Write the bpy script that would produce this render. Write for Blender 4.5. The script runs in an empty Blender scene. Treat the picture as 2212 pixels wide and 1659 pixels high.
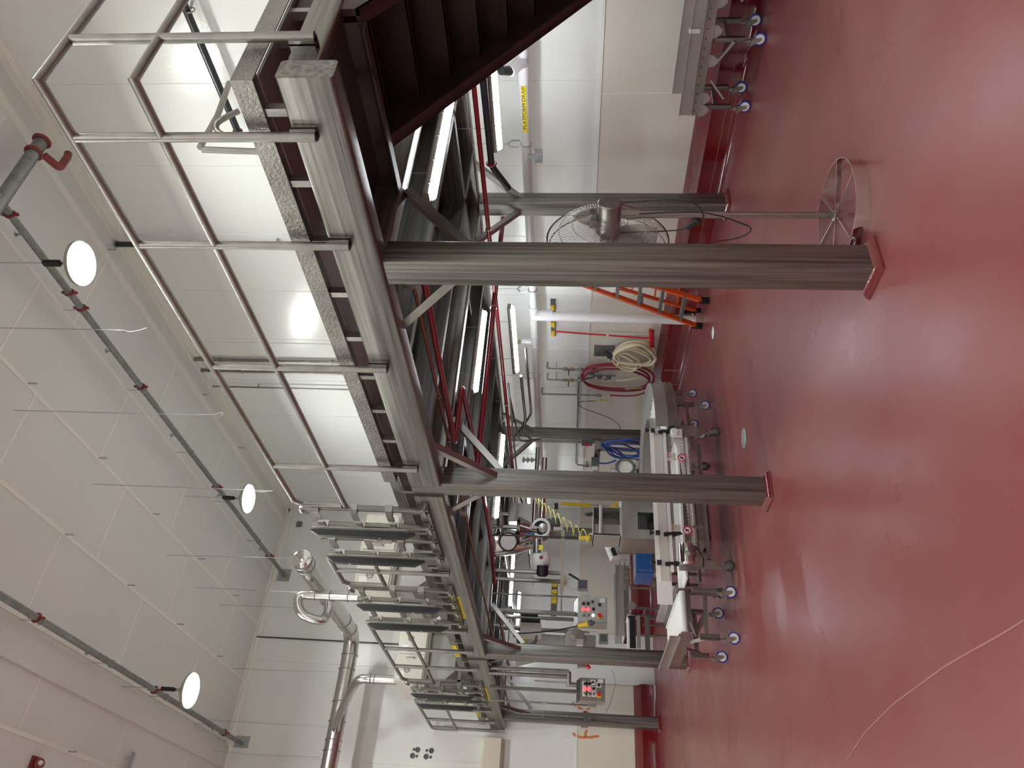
import bpy, math, random
from mathutils import Vector, Matrix
random.seed(7)
PI = math.pi
SC = bpy.context.scene
COL = SC.collection

# ---------------------------------------------------------------- camera
F_PX = 1645.71                       # focal length for a 2212 px wide frame
CAMH = 1.75
RR = ((0.066294, 0.051617, -0.996464), (-0.808342, 0.588252, -0.023307), (0.584969, 0.807029, 0.080721))
cam_data = bpy.data.cameras.new('camera')
cam_data.sensor_fit = 'HORIZONTAL'; cam_data.sensor_width = 36.0
cam_data.lens = F_PX / 2212 * 36.0
cam_data.clip_start = 0.05; cam_data.clip_end = 100
cam = bpy.data.objects.new('camera', cam_data); COL.objects.link(cam)
_r, _d, _f = Vector(RR[0]), Vector(RR[1]), Vector(RR[2])
_m = Matrix((_r, -_d, -_f)).transposed().to_4x4()
_m.translation = (0, 0, CAMH)
cam.matrix_world = _m
SC.camera = cam

# ---------------------------------------------------------------- world, exposure
w = bpy.data.worlds.new('world'); SC.world = w; w.use_nodes = True
w.node_tree.nodes['Background'].inputs[0].default_value = (0.8, 0.85, 0.9, 1)
w.node_tree.nodes['Background'].inputs[1].default_value = 0.05
SC.view_settings.view_transform = 'Standard'; SC.view_settings.look = 'None'
SC.view_settings.exposure = 0.12; SC.view_settings.gamma = 1.0
SC.view_settings.use_curve_mapping = False
HIGHBAY = 145.0     # emission of the round high-bay lenses
STRIP = 36.0      # emission of the strip lenses under the platform

def ray(px, py):
    c = Vector(((px - 1106) / F_PX, (py - 829.5) / F_PX, 1.0))
    return _r * c.x + _d * c.y + _f * c.z
def at(px, py, x=None, y=None, z=None):
    d = ray(px, py)
    t = x / d.x if x is not None else (y / d.y if y is not None else (z - CAMH) / d.z)
    return Vector((d.x * t, d.y * t, CAMH + d.z * t))

# ---------------------------------------------------------------- materials
def mk(name, col, rough=0.5, metal=0.0, var=0.0, vscale=(3, 3, 3), col2=None, bump=0.0, bscale=(40, 40, 40),
       rvar=0.0, emit=None, estr=0.0, coat=0.0, spec=0.5, alpha=1.0, trans=0.0, detail=4.0, vrough=0.6):
    m = bpy.data.materials.new(name); m.use_nodes = True
    nt = m.node_tree; b = nt.nodes['Principled BSDF']
    b.inputs['Base Color'].default_value = (*col, 1); b.inputs['Roughness'].default_value = rough
    b.inputs['Metallic'].default_value = metal; b.inputs['Specular IOR Level'].default_value = spec
    b.inputs['Coat Weight'].default_value = coat; b.inputs['Coat Roughness'].default_value = 0.12
    b.inputs['Alpha'].default_value = alpha; b.inputs['Transmission Weight'].default_value = trans
    if emit:
        b.inputs['Emission Color'].default_value = (*emit, 1); b.inputs['Emission Strength'].default_value = estr
    tc = nt.nodes.new('ShaderNodeTexCoord')
    def noise(scale, det, rg=0.6):
        mp = nt.nodes.new('ShaderNodeMapping'); mp.inputs['Scale'].default_value = scale
        nt.links.new(tc.outputs['Object'], mp.inputs['Vector'])
        n = nt.nodes.new('ShaderNodeTexNoise'); n.inputs['Scale'].default_value = 1.0
        n.inputs['Detail'].default_value = det; n.inputs['Roughness'].default_value = rg
        nt.links.new(mp.outputs[0], n.inputs['Vector']); return n
    if var > 0 or col2:
        n = noise(vscale, detail, vrough)
        rp = nt.nodes.new('ShaderNodeValToRGB'); c2 = col2 or tuple(max(0, c * (1 - var)) for c in col)
        rp.color_ramp.elements[0].position = 0.32; rp.color_ramp.elements[1].position = 0.68
        rp.color_ramp.elements[0].color = (*c2, 1); rp.color_ramp.elements[1].color = (*col, 1)
        nt.links.new(n.outputs['Fac'], rp.inputs[0]); nt.links.new(rp.outputs[0], b.inputs['Base Color'])
        if rvar > 0:
            mr = nt.nodes.new('ShaderNodeMapRange'); mr.inputs['To Min'].default_value = rough - rvar
            mr.inputs['To Max'].default_value = rough + rvar
            nt.links.new(n.outputs['Fac'], mr.inputs['Value']); nt.links.new(mr.outputs[0], b.inputs['Roughness'])
    if bump > 0:
        n2 = noise(bscale, 2.0); bp = nt.nodes.new('ShaderNodeBump'); bp.inputs['Strength'].default_value = bump
        bp.inputs['Distance'].default_value = 0.01
        nt.links.new(n2.outputs['Fac'], bp.inputs['Height']); nt.links.new(bp.outputs[0], b.inputs['Normal'])
    return m

M = {}
SCOL = (0.31, 0.30, 0.27); SDK = (0.12, 0.112, 0.10)
M['steel_x'] = mk('brushed_steel_x', SCOL, .38, .92, col2=SDK, vscale=(0.7, 34, 34), rvar=.08, bump=.12, bscale=(2, 260, 260))
M['steel_y'] = mk('brushed_steel_y', SCOL, .38, .92, col2=SDK, vscale=(34, 0.7, 34), rvar=.08, bump=.12, bscale=(260, 2, 260))
M['steel_z'] = mk('brushed_steel_z', SCOL, .38, .92, col2=SDK, vscale=(34, 34, 0.7), rvar=.08, bump=.12, bscale=(260, 260, 2))
M['joist_x'] = mk('dull_shaded_steel_x', (0.2, 0.195, 0.18), .42, .92, col2=(.08, .075, .07), vscale=(0.7, 34, 34))  # dirtier joist steel, darkened further to paint in the shade under the deck
M['joist_y'] = mk('dull_shaded_steel_y', (0.2, 0.195, 0.18), .42, .92, col2=(.08, .075, .07), vscale=(34, 0.7, 34))  # same dirty steel with under-deck shade in its colour, grain along y
M['steel'] = mk('stainless', (0.40, 0.385, 0.355), .34, .9, var=.25, vscale=(4, 4, 4), rvar=.06)
M['pipe'] = mk('satin_steel_pipe', (0.30, 0.285, 0.26), .42, .85, var=.25, vscale=(6, 6, 6))
M['sheet'] = mk('sheet_steel', (0.46, 0.45, 0.425), .42, .75, var=.12, vscale=(3, 3, 3))
M['steel_shaded'] = mk('shaded_dark_steel', (0.085, 0.06, 0.058), .5, .6, var=.3, vscale=(5, 5, 5))  # shadow on the stair underside and nearby joist, put into the steel colour
M['chrome'] = mk('polished_steel', (0.78, 0.77, 0.75), .09, 1.0)
M['duct'] = mk('duct_steel', (0.62, 0.60, 0.57), .24, 1.0, var=.2, vscale=(30, 30, 1.5), rvar=.07)
M['tread'] = mk('tread_plate', (0.30, 0.285, 0.26), .36, .9, var=.3, vscale=(4, 4, 4), bump=.6, bscale=(55, 55, 55))
M['galv'] = mk('galvanised_pipe', (0.30, 0.31, 0.30), .45, .8, var=.3, vscale=(8, 8, 8))
M['zinc'] = mk('zinc_rod', (0.45, 0.47, 0.48), .4, .85)
M['black'] = mk('black_plastic', (0.012, 0.013, 0.015), .42)
M['rubber'] = mk('black_rubber', (0.02, 0.02, 0.02), .55)
M['navy'] = mk('black_composite', (0.007, 0.008, 0.012), .5)
M['white'] = mk('white_plastic', (0.80, 0.80, 0.79), .4)
M['pvc'] = mk('white_pvc', (0.78, 0.77, 0.76), .28)
M['belt'] = mk('white_belt', (0.82, 0.80, 0.76), .45, bump=.25, bscale=(90, 90, 90))
M['redpipe'] = mk('red_pipe_paint', (0.26, 0.012, 0.02), .28, coat=.4)
M['redclamp'] = mk('red_clamp_paint', (0.22, 0.03, 0.03), .45)
M['red'] = mk('red_plastic', (0.62, 0.02, 0.03), .35)
M['redhose'] = mk('red_rubber_hose', (0.25, 0.02, 0.035), .5)
M['cream'] = mk('cream_hose', (0.66, 0.58, 0.40), .45)
M['blue'] = mk('blue_hose', (0.02, 0.07, 0.33), .38)
M['bluewheel'] = mk('blue_tyre', (0.01, 0.03, 0.35), .4)
M['bluefilm'] = mk('blue_film', (0.03, 0.11, 0.36), .15, bump=.9, bscale=(9, 9, 14), coat=.8)
M['orange'] = mk('orange_fibreglass', (0.72, 0.10, 0.02), .4)
M['yellow'] = mk('yellow_plastic', (0.80, 0.55, 0.02), .4)
M['lyellow'] = mk('yellow_tube', (0.75, 0.66, 0.18), .4)
M['labelyel'] = mk('yellow_label', (0.85, 0.68, 0.03), .5)
M['labelwhite'] = mk('white_label', (0.8, 0.8, 0.8), .5)
M['labelorange'] = mk('orange_label', (0.75, 0.2, 0.03), .5)
M['brass'] = mk('brass', (0.34, 0.29, 0.19), .4, .8)
M['copper'] = mk('copper_pipe', (0.30, 0.14, 0.08), .45, .8)
M['gold'] = mk('gold_lamp', (0.6, 0.5, 0.3), .4)
M['greybox'] = mk('grey_enclosure', (0.10, 0.115, 0.12), .45)
M['cream_box'] = mk('painted_cabinet', (0.62, 0.60, 0.54), .38)
M['glassblack'] = mk('dark_window', (0.004, 0.004, 0.005), .08, spec=.8)
M['darkhole'] = mk('dark_opening', (0.01, 0.01, 0.011), .7)
M['card'] = mk('cardboard', (0.42, 0.30, 0.16), .8)
M['spray'] = mk('orange_spray_paint', (0.72, 0.22, 0.06), .6)
M['ledred'] = mk('lit_red_button', (0.9, 0.05, 0.06), .4, emit=(1, .10, .12), estr=1.3)
M['ledblue'] = mk('lit_white_button', (0.7, 0.8, 1), .4, emit=(.7, .85, 1), estr=1.5)
M['lens'] = mk('high_bay_lens', (1, 1, 1), .4, emit=(0.97, 1.0, 0.95), estr=HIGHBAY)
M['tube'] = mk('strip_lens', (1, 1, 1), .4, emit=(0.88, 0.94, 1.0), estr=STRIP)
M['blackpipe'] = mk('insulated_black_pipe', (0.02, 0.025, 0.03), .3)
M['vinyl'] = mk('clear_guard', (0.55, 0.55, 0.5), .12, alpha=.28)

# ---------------------------------------------------------------- mesh builder (world coordinates)
def axes(d, up=None):
    d = Vector(d).normalized()
    u = Vector(up) if up is not None else (Vector((0, 0, 1)) if abs(d.z) < .9 else Vector((0, 1, 0)))
    s = d.cross(u)
    if s.length < 1e-5: s = d.cross(Vector((1, 0, 0)))
    s.normalize(); u = s.cross(d).normalized()
    return d, s, u
class MB:
    def __init__(self): self.v = []; self.f = []
    def add(self, vs, fs):
        n = len(self.v); self.v += [tuple(p) for p in vs]; self.f += [tuple(i + n for i in f) for f in fs]; return self
    def box(self, x0, x1, y0, y1, z0, z1):
        vs = [(x, y, z) for z in (z0, z1) for y in (y0, y1) for x in (x0, x1)]
        return self.add(vs, [(0, 2, 3, 1), (4, 5, 7, 6), (0, 1, 5, 4), (2, 6, 7, 3), (0, 4, 6, 2), (1, 3, 7, 5)])
    def prof(self, p, q, pts, up=None, cap=True):           # extrude a 2-d profile (side, up) from p to q
        p = Vector(p); q = Vector(q); d, s, u = axes(q - p, up); n = len(pts)
        vs = [p + s * a + u * b for a, b in pts] + [q + s * a + u * b for a, b in pts]
        fs = [(i, (i + 1) % n, n + (i + 1) % n, n + i) for i in range(n)]
        if cap: fs += [tuple(range(n))[::-1], tuple(range(n, 2 * n))]
        return self.add(vs, fs)
    def bar(self, p, q, w, h, up=None, r=0.0):              # rectangular bar centred on p-q, rounded corners if r
        a, b = w / 2, h / 2
        if r <= 0: pts = [(-a, -b), (a, -b), (a, b), (-a, b)]
        else:
            pts = []
            for cx, cy, t0 in ((a - r, b - r, 0), (-a + r, b - r, 90), (-a + r, -b + r, 180), (a - r, -b + r, 270)):
                for k in range(4):
                    t = math.radians(t0 + 30 * k); pts.append((cx + r * math.cos(t), cy + r * math.sin(t)))
        return self.prof(p, q, pts, up)
    def angle(self, p, q, w, t, up=None, flip=1):           # L-profile
        f = flip
        pts = [(0, 0), (f * w, 0), (f * w, t), (f * t, t), (f * t, w), (0, w)]
        if f < 0: pts = pts[::-1]
        return self.prof(p, q, pts, up)
    def chan(self, p, q, w, h, t, up=None, flip=1):         # C-profile, web at one side
        f = flip; b = h / 2
        pts = [(0, -b), (f * w, -b), (f * w, -b + t), (f * t, -b + t), (f * t, b - t), (f * w, b - t), (f * w, b), (0, b)]
        if f < 0: pts = pts[::-1]
        return self.prof(p, q, pts, up)
    def cyl(self, p, q, r, n=16, r2=None, cap=True):
        r2 = r if r2 is None else r2
        p = Vector(p); q = Vector(q); d, s, u = axes(q - p)
        c = [(math.cos(2 * PI * i / n), math.sin(2 * PI * i / n)) for i in range(n)]
        vs = [p + (s * a + u * b) * r for a, b in c] + [q + (s * a + u * b) * r2 for a, b in c]
        fs = [(i, (i + 1) % n, n + (i + 1) % n, n + i) for i in range(n)]
        if cap: fs += [tuple(range(n))[::-1], tuple(range(n, 2 * n))]
        return self.add(vs, fs)
    def lathe(self, o, d, prof, n=24):                      # prof: (radius, distance along d)
        o = Vector(o); d, s, u = axes(d); m = len(prof); vs = []; fs = []
        for r, h in prof:
            for i in range(n):
                t = 2 * PI * i / n; vs.append(o + d * h + (s * math.cos(t) + u * math.sin(t)) * max(r, 1e-5))
        for k in range(m - 1):
            for i in range(n):
                j = (i + 1) % n; fs.append((k * n + i, k * n + j, (k + 1) * n + j, (k + 1) * n + i))
        fs += [tuple(range(n))[::-1], tuple(range((m - 1) * n, m * n))]
        return self.add(vs, fs)
    def tube(self, pts, r, n=8, closed=False, cap=True):
        P = [Vector(p) for p in pts]; m = len(P); vs = []; fs = []
        T = []
        for i in range(m):
            a = P[i] - P[i - 1] if (i > 0 or closed) else P[1] - P[0]
            b = P[(i + 1) % m] - P[i] if (i < m - 1 or closed) else P[-1] - P[-2]
            t = a.normalized() + b.normalized()
            T.append((t.normalized() if t.length > 1e-6 else a.normalized(), a.normalized()))
        d, s, u = axes(T[0][1])
        for i in range(m):
            t, a = T[i]
            s = (s - a * s.dot(a)).normalized() if abs(s.dot(a)) < .999 else axes(a)[1]
            u = s.cross(a).normalized()
            for k in range(n):
                w_ = 2 * PI * k / n; o = s * math.cos(w_) * r + u * math.sin(w_) * r
                den = a.dot(t)
                if den > .3: o = o - a * (o.dot(t) / den)
                vs.append(P[i] + o)
        L = m if closed else m - 1
        for i in range(L):
            j = (i + 1) % m
            for k in range(n):
                l = (k + 1) % n; fs.append((i * n + k, j * n + k, j * n + l, i * n + l))
        if cap and not closed: fs += [tuple(range(n)), tuple(range((m - 1) * n, m * n))[::-1]]
        return self.add(vs, fs)
    def ring(self, o, d, R, r, n=32, k=6):
        o = Vector(o); d, s, u = axes(d)
        return self.tube([o + (s * math.cos(2 * PI * i / n) + u * math.sin(2 * PI * i / n)) * R for i in range(n)], r, k, True)
    def poly(self, pts, d):                                 # planar polygon extruded by vector d
        n = len(pts); d = Vector(d); P = [Vector(p) for p in pts]
        return self.add(P + [p + d for p in P], [tuple(range(n))[::-1], tuple(range(n, 2 * n))] + [(i, (i + 1) % n, n + (i + 1) % n, n + i) for i in range(n)])
    def sphere(self, o, r, n=12, sq=(1, 1, 1)):
        o = Vector(o); vs = []; fs = []; m = n // 2
        for j in range(m + 1):
            ph = PI * j / m
            for i in range(n):
                t = 2 * PI * i / n
                vs.append(o + Vector((math.sin(ph) * math.cos(t) * sq[0], math.sin(ph) * math.sin(t) * sq[1], math.cos(ph) * sq[2])) * r)
        for j in range(m):
            for i in range(n): fs.append((j * n + i, (j + 1) * n + i, (j + 1) * n + (i + 1) % n, j * n + (i + 1) % n))
        return self.add(vs, fs)
    def build(self, name, mat, parent=None, kind=None, label=None):
        root = parent
        while root is not None and root.parent is not None: root = root.parent
        o = root.location if root is not None else Vector((0, 0, 0))
        me = bpy.data.meshes.new(name)
        me.from_pydata([(v[0] - o[0], v[1] - o[1], v[2] - o[2]) for v in self.v], [], self.f)
        me.validate(); me.materials.append(M[mat] if isinstance(mat, str) else mat)
        bm_fix(me)
        me.polygons.foreach_set('use_smooth', [True] * len(me.polygons)); me.set_sharp_from_angle(angle=math.radians(32))
        ob = bpy.data.objects.new(name, me); COL.objects.link(ob)
        if parent is not None: ob.parent = parent
        if kind: ob['kind'] = kind
        if label: ob['label'] = label
        return ob
import bmesh
def bm_fix(me):
    bm = bmesh.new(); bm.from_mesh(me)
    bmesh.ops.remove_doubles(bm, verts=bm.verts, dist=1e-6)
    bmesh.ops.recalc_face_normals(bm, faces=bm.faces); bm.to_mesh(me); bm.free()
def thing(name, label, cat, loc=(0, 0, 0), group=None):
    o = bpy.data.objects.new(name, None); COL.objects.link(o); o.location = loc; o.empty_display_size = .1
    o['label'] = label; o['category'] = cat
    if group: o['group'] = group
    return o
def tag(o, label, cat, group=None):                          # a thing that is one mesh
    o['label'] = label; o['category'] = cat
    if group: o['group'] = group
    return o
def dup(root, loc, label=None, rotz=None):
    r = root.copy(); COL.objects.link(r); r.location = loc
    if rotz is not None: r.rotation_euler = (0, 0, rotz)
    if label: r['label'] = label
    for ch in list(root.children):
        c = ch.copy(); COL.objects.link(c); c.parent = r
        for g in list(ch.children):
            e = g.copy(); COL.objects.link(e); e.parent = c
    return r
def fillet(pts, r, k=5):
    P = [Vector(p) for p in pts]; out = [P[0]]
    for i in range(1, len(P) - 1):
        a = (P[i - 1] - P[i]); b = (P[i + 1] - P[i]); l = min(r, a.length * .45, b.length * .45)
        A = P[i] + a.normalized() * l; B = P[i] + b.normalized() * l
        for j in range(k + 1):
            t = j / k; out.append(A * (1 - t) ** 2 + P[i] * 2 * t * (1 - t) + B * t ** 2)
    return out + [P[-1]]
def spline(pts, k=6, closed=False):                          # Catmull-Rom
    P = [Vector(p) for p in pts]; n = len(P); out = []
    for i in range(n if closed else n - 1):
        if closed: a, b, c, d = P[i - 1], P[i], P[(i + 1) % n], P[(i + 2) % n]
        else: a, b, c, d = P[max(i - 1, 0)], P[i], P[i + 1], P[min(i + 2, n - 1)]
        for j in range(k):
            t = j / k
            out.append(.5 * ((2 * b) + (c - a) * t + (2 * a - 5 * b + 4 * c - d) * t * t + (3 * b - a - 3 * c + d) * t ** 3))
    return out if closed else out + [P[-1]]
def text(name, s, o, right, up, size, mat, parent=None, depth=.001, align='CENTER', sx=1.0):
    cu = bpy.data.curves.new(name, 'FONT'); cu.body = s; cu.size = size; cu.extrude = depth
    cu.align_x = align; cu.align_y = 'CENTER'; cu.resolution_u = 2
    t = bpy.data.objects.new(name, cu); COL.objects.link(t); bpy.context.view_layer.update()
    me = bpy.data.meshes.new_from_object(t); bpy.data.objects.remove(t)
    rt = Vector(right).normalized(); u = Vector(up).normalized(); nn = rt.cross(u)
    mb = MB(); o = Vector(o)
    mb.v = [tuple(o + rt * v.co.x * sx + u * v.co.y + nn * v.co.z) for v in me.vertices]
    mb.f = [tuple(p.vertices) for p in me.polygons]
    return mb.build(name, mat, parent)
# ================================================================ the room
WX, EY, CZ = 7.8, 16.0, 8.38
LX, BY = -9.0, -9.0
def wallmat(name, col, bumps, rough=.32):
    m = mk(name, col, rough, var=.05, vscale=(.6, .6, .6), bump=bumps, bscale=(38, 38, 38)); return m
M['wall'] = wallmat('embossed_white_panel', (0.82, 0.83, 0.80), .16, .20)
M['ceil'] = wallmat('white_ceiling_panel', (0.74, 0.735, 0.71), .10, .42)
M['frp'] = wallmat('cream_lower_panel', (0.76, 0.71, 0.61), .05, .42)
M['seal'] = mk('panel_joint_sealant', (0.82, 0.80, 0.74), .5)
M['curb'] = mk('dark_red_curb_coating', (0.17, 0.008, 0.012), .16, var=.25, vscale=(2, 2, 2), coat=.6, bump=.25, bscale=(14, 14, 14))
def floor_mat():
    m = mk('red_epoxy_floor', (0.34, 0.08, 0.08), .3, spec=.38)
    nt = m.node_tree; b = nt.nodes['Principled BSDF']; tc = nt.nodes.new('ShaderNodeTexCoord')
    def nz(scale, sc, det=4, dist=0.0, rg=.6):
        mp = nt.nodes.new('ShaderNodeMapping'); mp.inputs['Scale'].default_value = scale
        mp.inputs['Rotation'].default_value = (0, 0, .5)
        nt.links.new(tc.outputs['Object'], mp.inputs['Vector'])
        n = nt.nodes.new('ShaderNodeTexNoise'); n.inputs['Scale'].default_value = sc; n.inputs['Detail'].default_value = det
        n.inputs['Distortion'].default_value = dist; n.inputs['Roughness'].default_value = rg
        nt.links.new(mp.outputs[0], n.inputs['Vector']); return n
    n1 = nz((1, .55, 1), .9, 5, .6); n2 = nz((1, 1, 1), 190, 2); n3 = nz((1, 1, 1), 1.3, 2)
    rp = nt.nodes.new('ShaderNodeValToRGB')
    e = rp.color_ramp.elements; e[0].position = .30; e[0].color = (0.20, 0.038, 0.039, 1); e[1].position = .72; e[1].color = (0.215, 0.070, 0.069, 1)
    nt.links.new(n1.outputs['Fac'], rp.inputs[0]); nt.links.new(rp.outputs[0], b.inputs['Base Color'])
    mr = nt.nodes.new('ShaderNodeMapRange'); mr.inputs['From Min'].default_value = .3; mr.inputs['From Max'].default_value = .7
    mr.inputs['To Min'].default_value = .26; mr.inputs['To Max'].default_value = .36
    nt.links.new(n3.outputs['Fac'], mr.inputs['Value']); nt.links.new(mr.outputs[0], b.inputs['Roughness'])
    bp = nt.nodes.new('ShaderNodeBump'); bp.inputs['Strength'].default_value = .16; bp.inputs['Distance'].default_value = .003
    nt.links.new(n2.outputs['Fac'], bp.inputs['Height']); nt.links.new(bp.outputs[0], b.inputs['Normal'])
    return m
M['floor'] = floor_mat()
def S(mb, name, mat): return mb.build(name, mat, None, 'structure')
S(MB().box(LX, WX + .2, BY, EY + .2, -.15, 0), 'floor', 'floor')
S(MB().box(WX, WX + .2, BY, EY + .2, 0, CZ + .2), 'wall_right', 'wall')
S(MB().box(LX, WX, EY, EY + .2, 0, CZ + .2), 'wall_end', 'wall')
S(MB().box(LX - .2, LX, BY, EY + .2, 0, CZ + .2), 'wall_left', 'wall')
S(MB().box(LX, WX, BY - .2, BY, 0, CZ + .2), 'wall_back', 'wall')
S(MB().box(LX, WX, BY, EY, CZ, CZ + .2), 'ceiling', 'ceil')
# cream lower cladding
b = MB().box(WX - .012, WX, BY, EY, .40, 1.515); S(b, 'trim_1', 'frp')
b = MB().box(-6, 4.19, EY - .012, EY, .40, 1.52).box(5.19, WX - .012, EY - .012, EY, .40, 1.52); S(b, 'trim_2', 'frp')
b = MB().box(WX - .022, WX - .001, BY, EY, 1.515, 1.545).box(-6, WX, EY - .02, EY - .001, 1.52, 1.545); S(b, 'trim_3', 'wall')
# rivets on the lower cladding
b = MB()
for y in (-.9, .3, 1.5, 2.68, 3.9, 4.95, 5.2, 6.3, 7.0, 8.3, 9.2, 9.45, 10.6, 11.6, 12.8):
    for z in (1.38, .85): b.sphere((WX - .013, y, z), .011, 8, (.5, 1, 1))
for x in (-2, -.6, .6, 1.8, 3.0, 4.2):
    for z in (1.38, .85): b.sphere((x, EY - .013, z), .011, 8, (1, .5, 1))
S(b, 'trim_4', 'frp')
# panel joints
b = MB()
for y in (-2.15, -.95, .22, 1.4, 2.58, 3.77, 4.955, 6.13, 7.31, 8.49, 9.67, 10.83, 11.97, 13.15, 14.27, 15.4):
    b.box(WX - .006, WX, y - .028, y + .028, 1.54, CZ - .1)
b.box(WX - .012, WX, 9.74, 9.9, 1.54, CZ)
for y in (.22, 2.66, 5.085, 7.5, 9.32, 11.8, 14.2): b.box(WX - .018, WX - .01, y - .012, y + .012, .40, 1.515)
S(b, 'trim_5', 'wall')
b = MB()
for x in (-5.7, -4.6, -3.45, -2.3, -1.15, 0, 1.4, 3.155, 4.34, 5.48, 6.6): b.box(x - .03, x + .03, EY - .008, EY, 1.54, CZ - .1)
b.box(4.30, 4.50, EY - .012, EY, 3.3, CZ).box(2.5, 2.62, EY - .015, EY, 3.3, CZ)
for x in (1.2, 3.68): b.box(x - .012, x + .012, EY - .018, EY - .01, .40, 1.52)
S(b, 'trim_6', 'wall')
b = MB(); xs = [-8.6, -7.5, -6.37, -5.24, -4.1, -2.97, -1.83, -.69, .46, 1.6, 2.74, 3.88, 5.03, 6.18, 7.35]
for i, x in enumerate(xs):
    b.box(x - .028, x + .028, BY, EY, CZ - .007, CZ)
    if i < len(xs) - 1:
        y = -8.2 + (2.45 if 0 else 0) + (1.12 * ((i * 3) % 4) * .75)
        base = {9: .12, 10: 1.75, 11: .25 + .0, 12: -.55, 13: .25}.get(i, (i * .83) % 2.4)
        y = base - 9.6
        while y < EY:
            if y > BY: b.box(x + .03, xs[i + 1] - .03, y - .022, y + .022, CZ - .006, CZ)
            y += 2.39
S(b, 'trim_7', 'seal')
# coved corner trims
b = MB().box(WX - .10, WX, BY, EY, CZ - .03, CZ).box(WX - .02, WX, BY, EY, CZ - .12, CZ).box(WX - .47, WX - .36, BY, EY, CZ - .02, CZ)
b.box(LX, WX, EY - .1, EY, CZ - .03, CZ).box(LX, WX, EY - .02, EY, CZ - .12, CZ)
S(b, 'trim_8', 'seal')
# painted soffit joint between the two sprinkler runs
b = MB().box(2.25, 2.62, BY, EY, CZ - .05, CZ); S(b, 'trim_9', 'ceil')
# projecting ledge of the end wall
b = MB().poly([(-6, EY, 2.92), (-6, EY - .18, 2.98), (-6, EY - .18, 3.3), (-6, EY, 3.36)], (9.05, 0, 0)); S(b, 'trim_10', 'frp')
# red kerb along the walls: sloped top, vertical face, small cove at the floor
def curb(name, p, q, out):
    o = Vector(out); p = Vector(p); q = Vector(q)
    pts = [(0, 0), (.235, 0), (.215, .02), (.2, .06), (.2, .285), (.18, .30), (.02, .42), (0, .425)]
    mb = MB(); n = len(pts)
    A = [p + o * a + Vector((0, 0, b_)) for a, b_ in pts]; B = [q + o * a + Vector((0, 0, b_)) for a, b_ in pts]
    mb.add(A + B, [(i, (i + 1) % n, n + (i + 1) % n, n + i) for i in range(n)] + [tuple(range(n))[::-1], tuple(range(n, 2 * n))])
    S(mb, name, 'curb')
curb('baseboard_right', (WX, BY, 0), (WX, EY, 0), (-1, 0, 0))
curb('baseboard_end', (-6, EY, 0), (4.19, EY, 0), (0, -1, 0))
curb('baseboard_end', (5.18, EY, 0), (7.6, EY, 0), (0, -1, 0))
M['grout'] = mk('kerb_joint', (0.30, 0.13, 0.13), .4)
b = MB()
for y in (9.99, 7.4): b.box(WX - .203, WX - .199, y, y + .03, .01, .285)
b.box(WX - .2035, WX - .199, BY, 12, .125, .131); S(b, 'trim_11', 'grout')
# doorway patch on the end wall (white door panel behind the far machines)
b = MB().box(4.30, 5.14, EY - .035, EY, 0.0, 2.3).box(4.20, 4.30, EY - .05, EY, 0, 2.4).box(5.10, 5.18, EY - .05, EY, 0, 2.4); S(b, 'door_1', 'wall')
# high-bay lamps
def highbay(x, y, lab):
    t = thing('high_bay_light', lab, 'ceiling light', (x, y, 7.25), 'round high bay lights under the ceiling')
    MB().lathe((x, y, 7.245), (0, 0, 1), [(.235, 0), (.23, .012)]).build('lens', 'lens', t)
    MB().lathe((x, y, 7.26), (0, 0, 1), [(.25, 0), (.25, .04), (.17, .09), (.10, .13), (.03, .14)]).build('housing', 'sheet', t)
    MB().bar((x, y, 7.39), (x, y, 7.47), .04, .04).build('bracket', 'zinc', t)
    MB().bar((x, y, 7.51), (x, y, 7.71), .05, .06).cyl((x, y, 7.45), (x, y, 7.53), .012).build('cord_grip', 'navy', t)
    MB().cyl((x, y, 7.69), (x, y, CZ - .001), .005, 6).build('hanging_cable', 'zinc', t)
hb = {(2.6, 11.46): 'glowing round high bay light hanging nearest the far end wall, left of the three', (5.75, 11.46): 'glowing round high bay light beyond the sprinkler pipe, deeper of the two over the platform',
      (5.75, 5.83): 'largest glowing round high bay light, hanging closest above the platform railing'}
for x in (-7.0, -3.7, -.55, 2.6, 5.75):
    for y in (-5.4, .21, 5.83, 11.46):
        highbay(x, y, hb.get((x, y), 'round high bay light hanging behind the viewpoint, outside the photo'))
# ================================================================ steel mezzanine
plat = thing('steel_mezzanine', 'long stainless steel mezzanine platform on square columns over the red floor', 'platform', (3.3, 3.3, 0))
fy = [(3.25, 3.45), (6.05, 6.25), (11.15, 11.35), (15.1, 15.3)]
def column(x0, x1, y0, y1, zt, lab):
    c = MB().bar(((x0 + x1) / 2, (y0 + y1) / 2, .0), ((x0 + x1) / 2, (y0 + y1) / 2, zt), x1 - x0, y1 - y0, (0, 1, 0), .018).build('column', 'steel_z', plat)
    g = .035; h = .05; vs = []
    for e, z in ((g, 0.0), (g * .9, .015), (.004, h)):
        for sx, sy in ((0, 0), (1, 0), (1, 1), (0, 1)):
            vs.append(((x0 - e) if not sx else (x1 + e), (y0 - e) if not sy else (y1 + e), z + random.uniform(0, .006)))
    fs = [(4 * k + i, 4 * k + (i + 1) % 4, 4 * (k + 1) + (i + 1) % 4, 4 * (k + 1) + i) for k in range(2) for i in range(4)]
    MB().add(vs, fs + [(0, 1, 2, 3), (8, 9, 10, 11)]).build('grout_base', 'curb', c, label='red coated grout base')
    return c
for (a, b_), zt in zip(fy, (2.92, 3.205, 3.205, 2.92)): column(3.24, 3.44, a, b_, zt, '')
by = [(6.0, 6.2), (11.15, 11.35), (15.1, 15.3)]
for a, b_ in by: column(6.98, 7.18, a, b_, 2.92, '')
Zb, Zt = 2.92, 3.205
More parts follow.
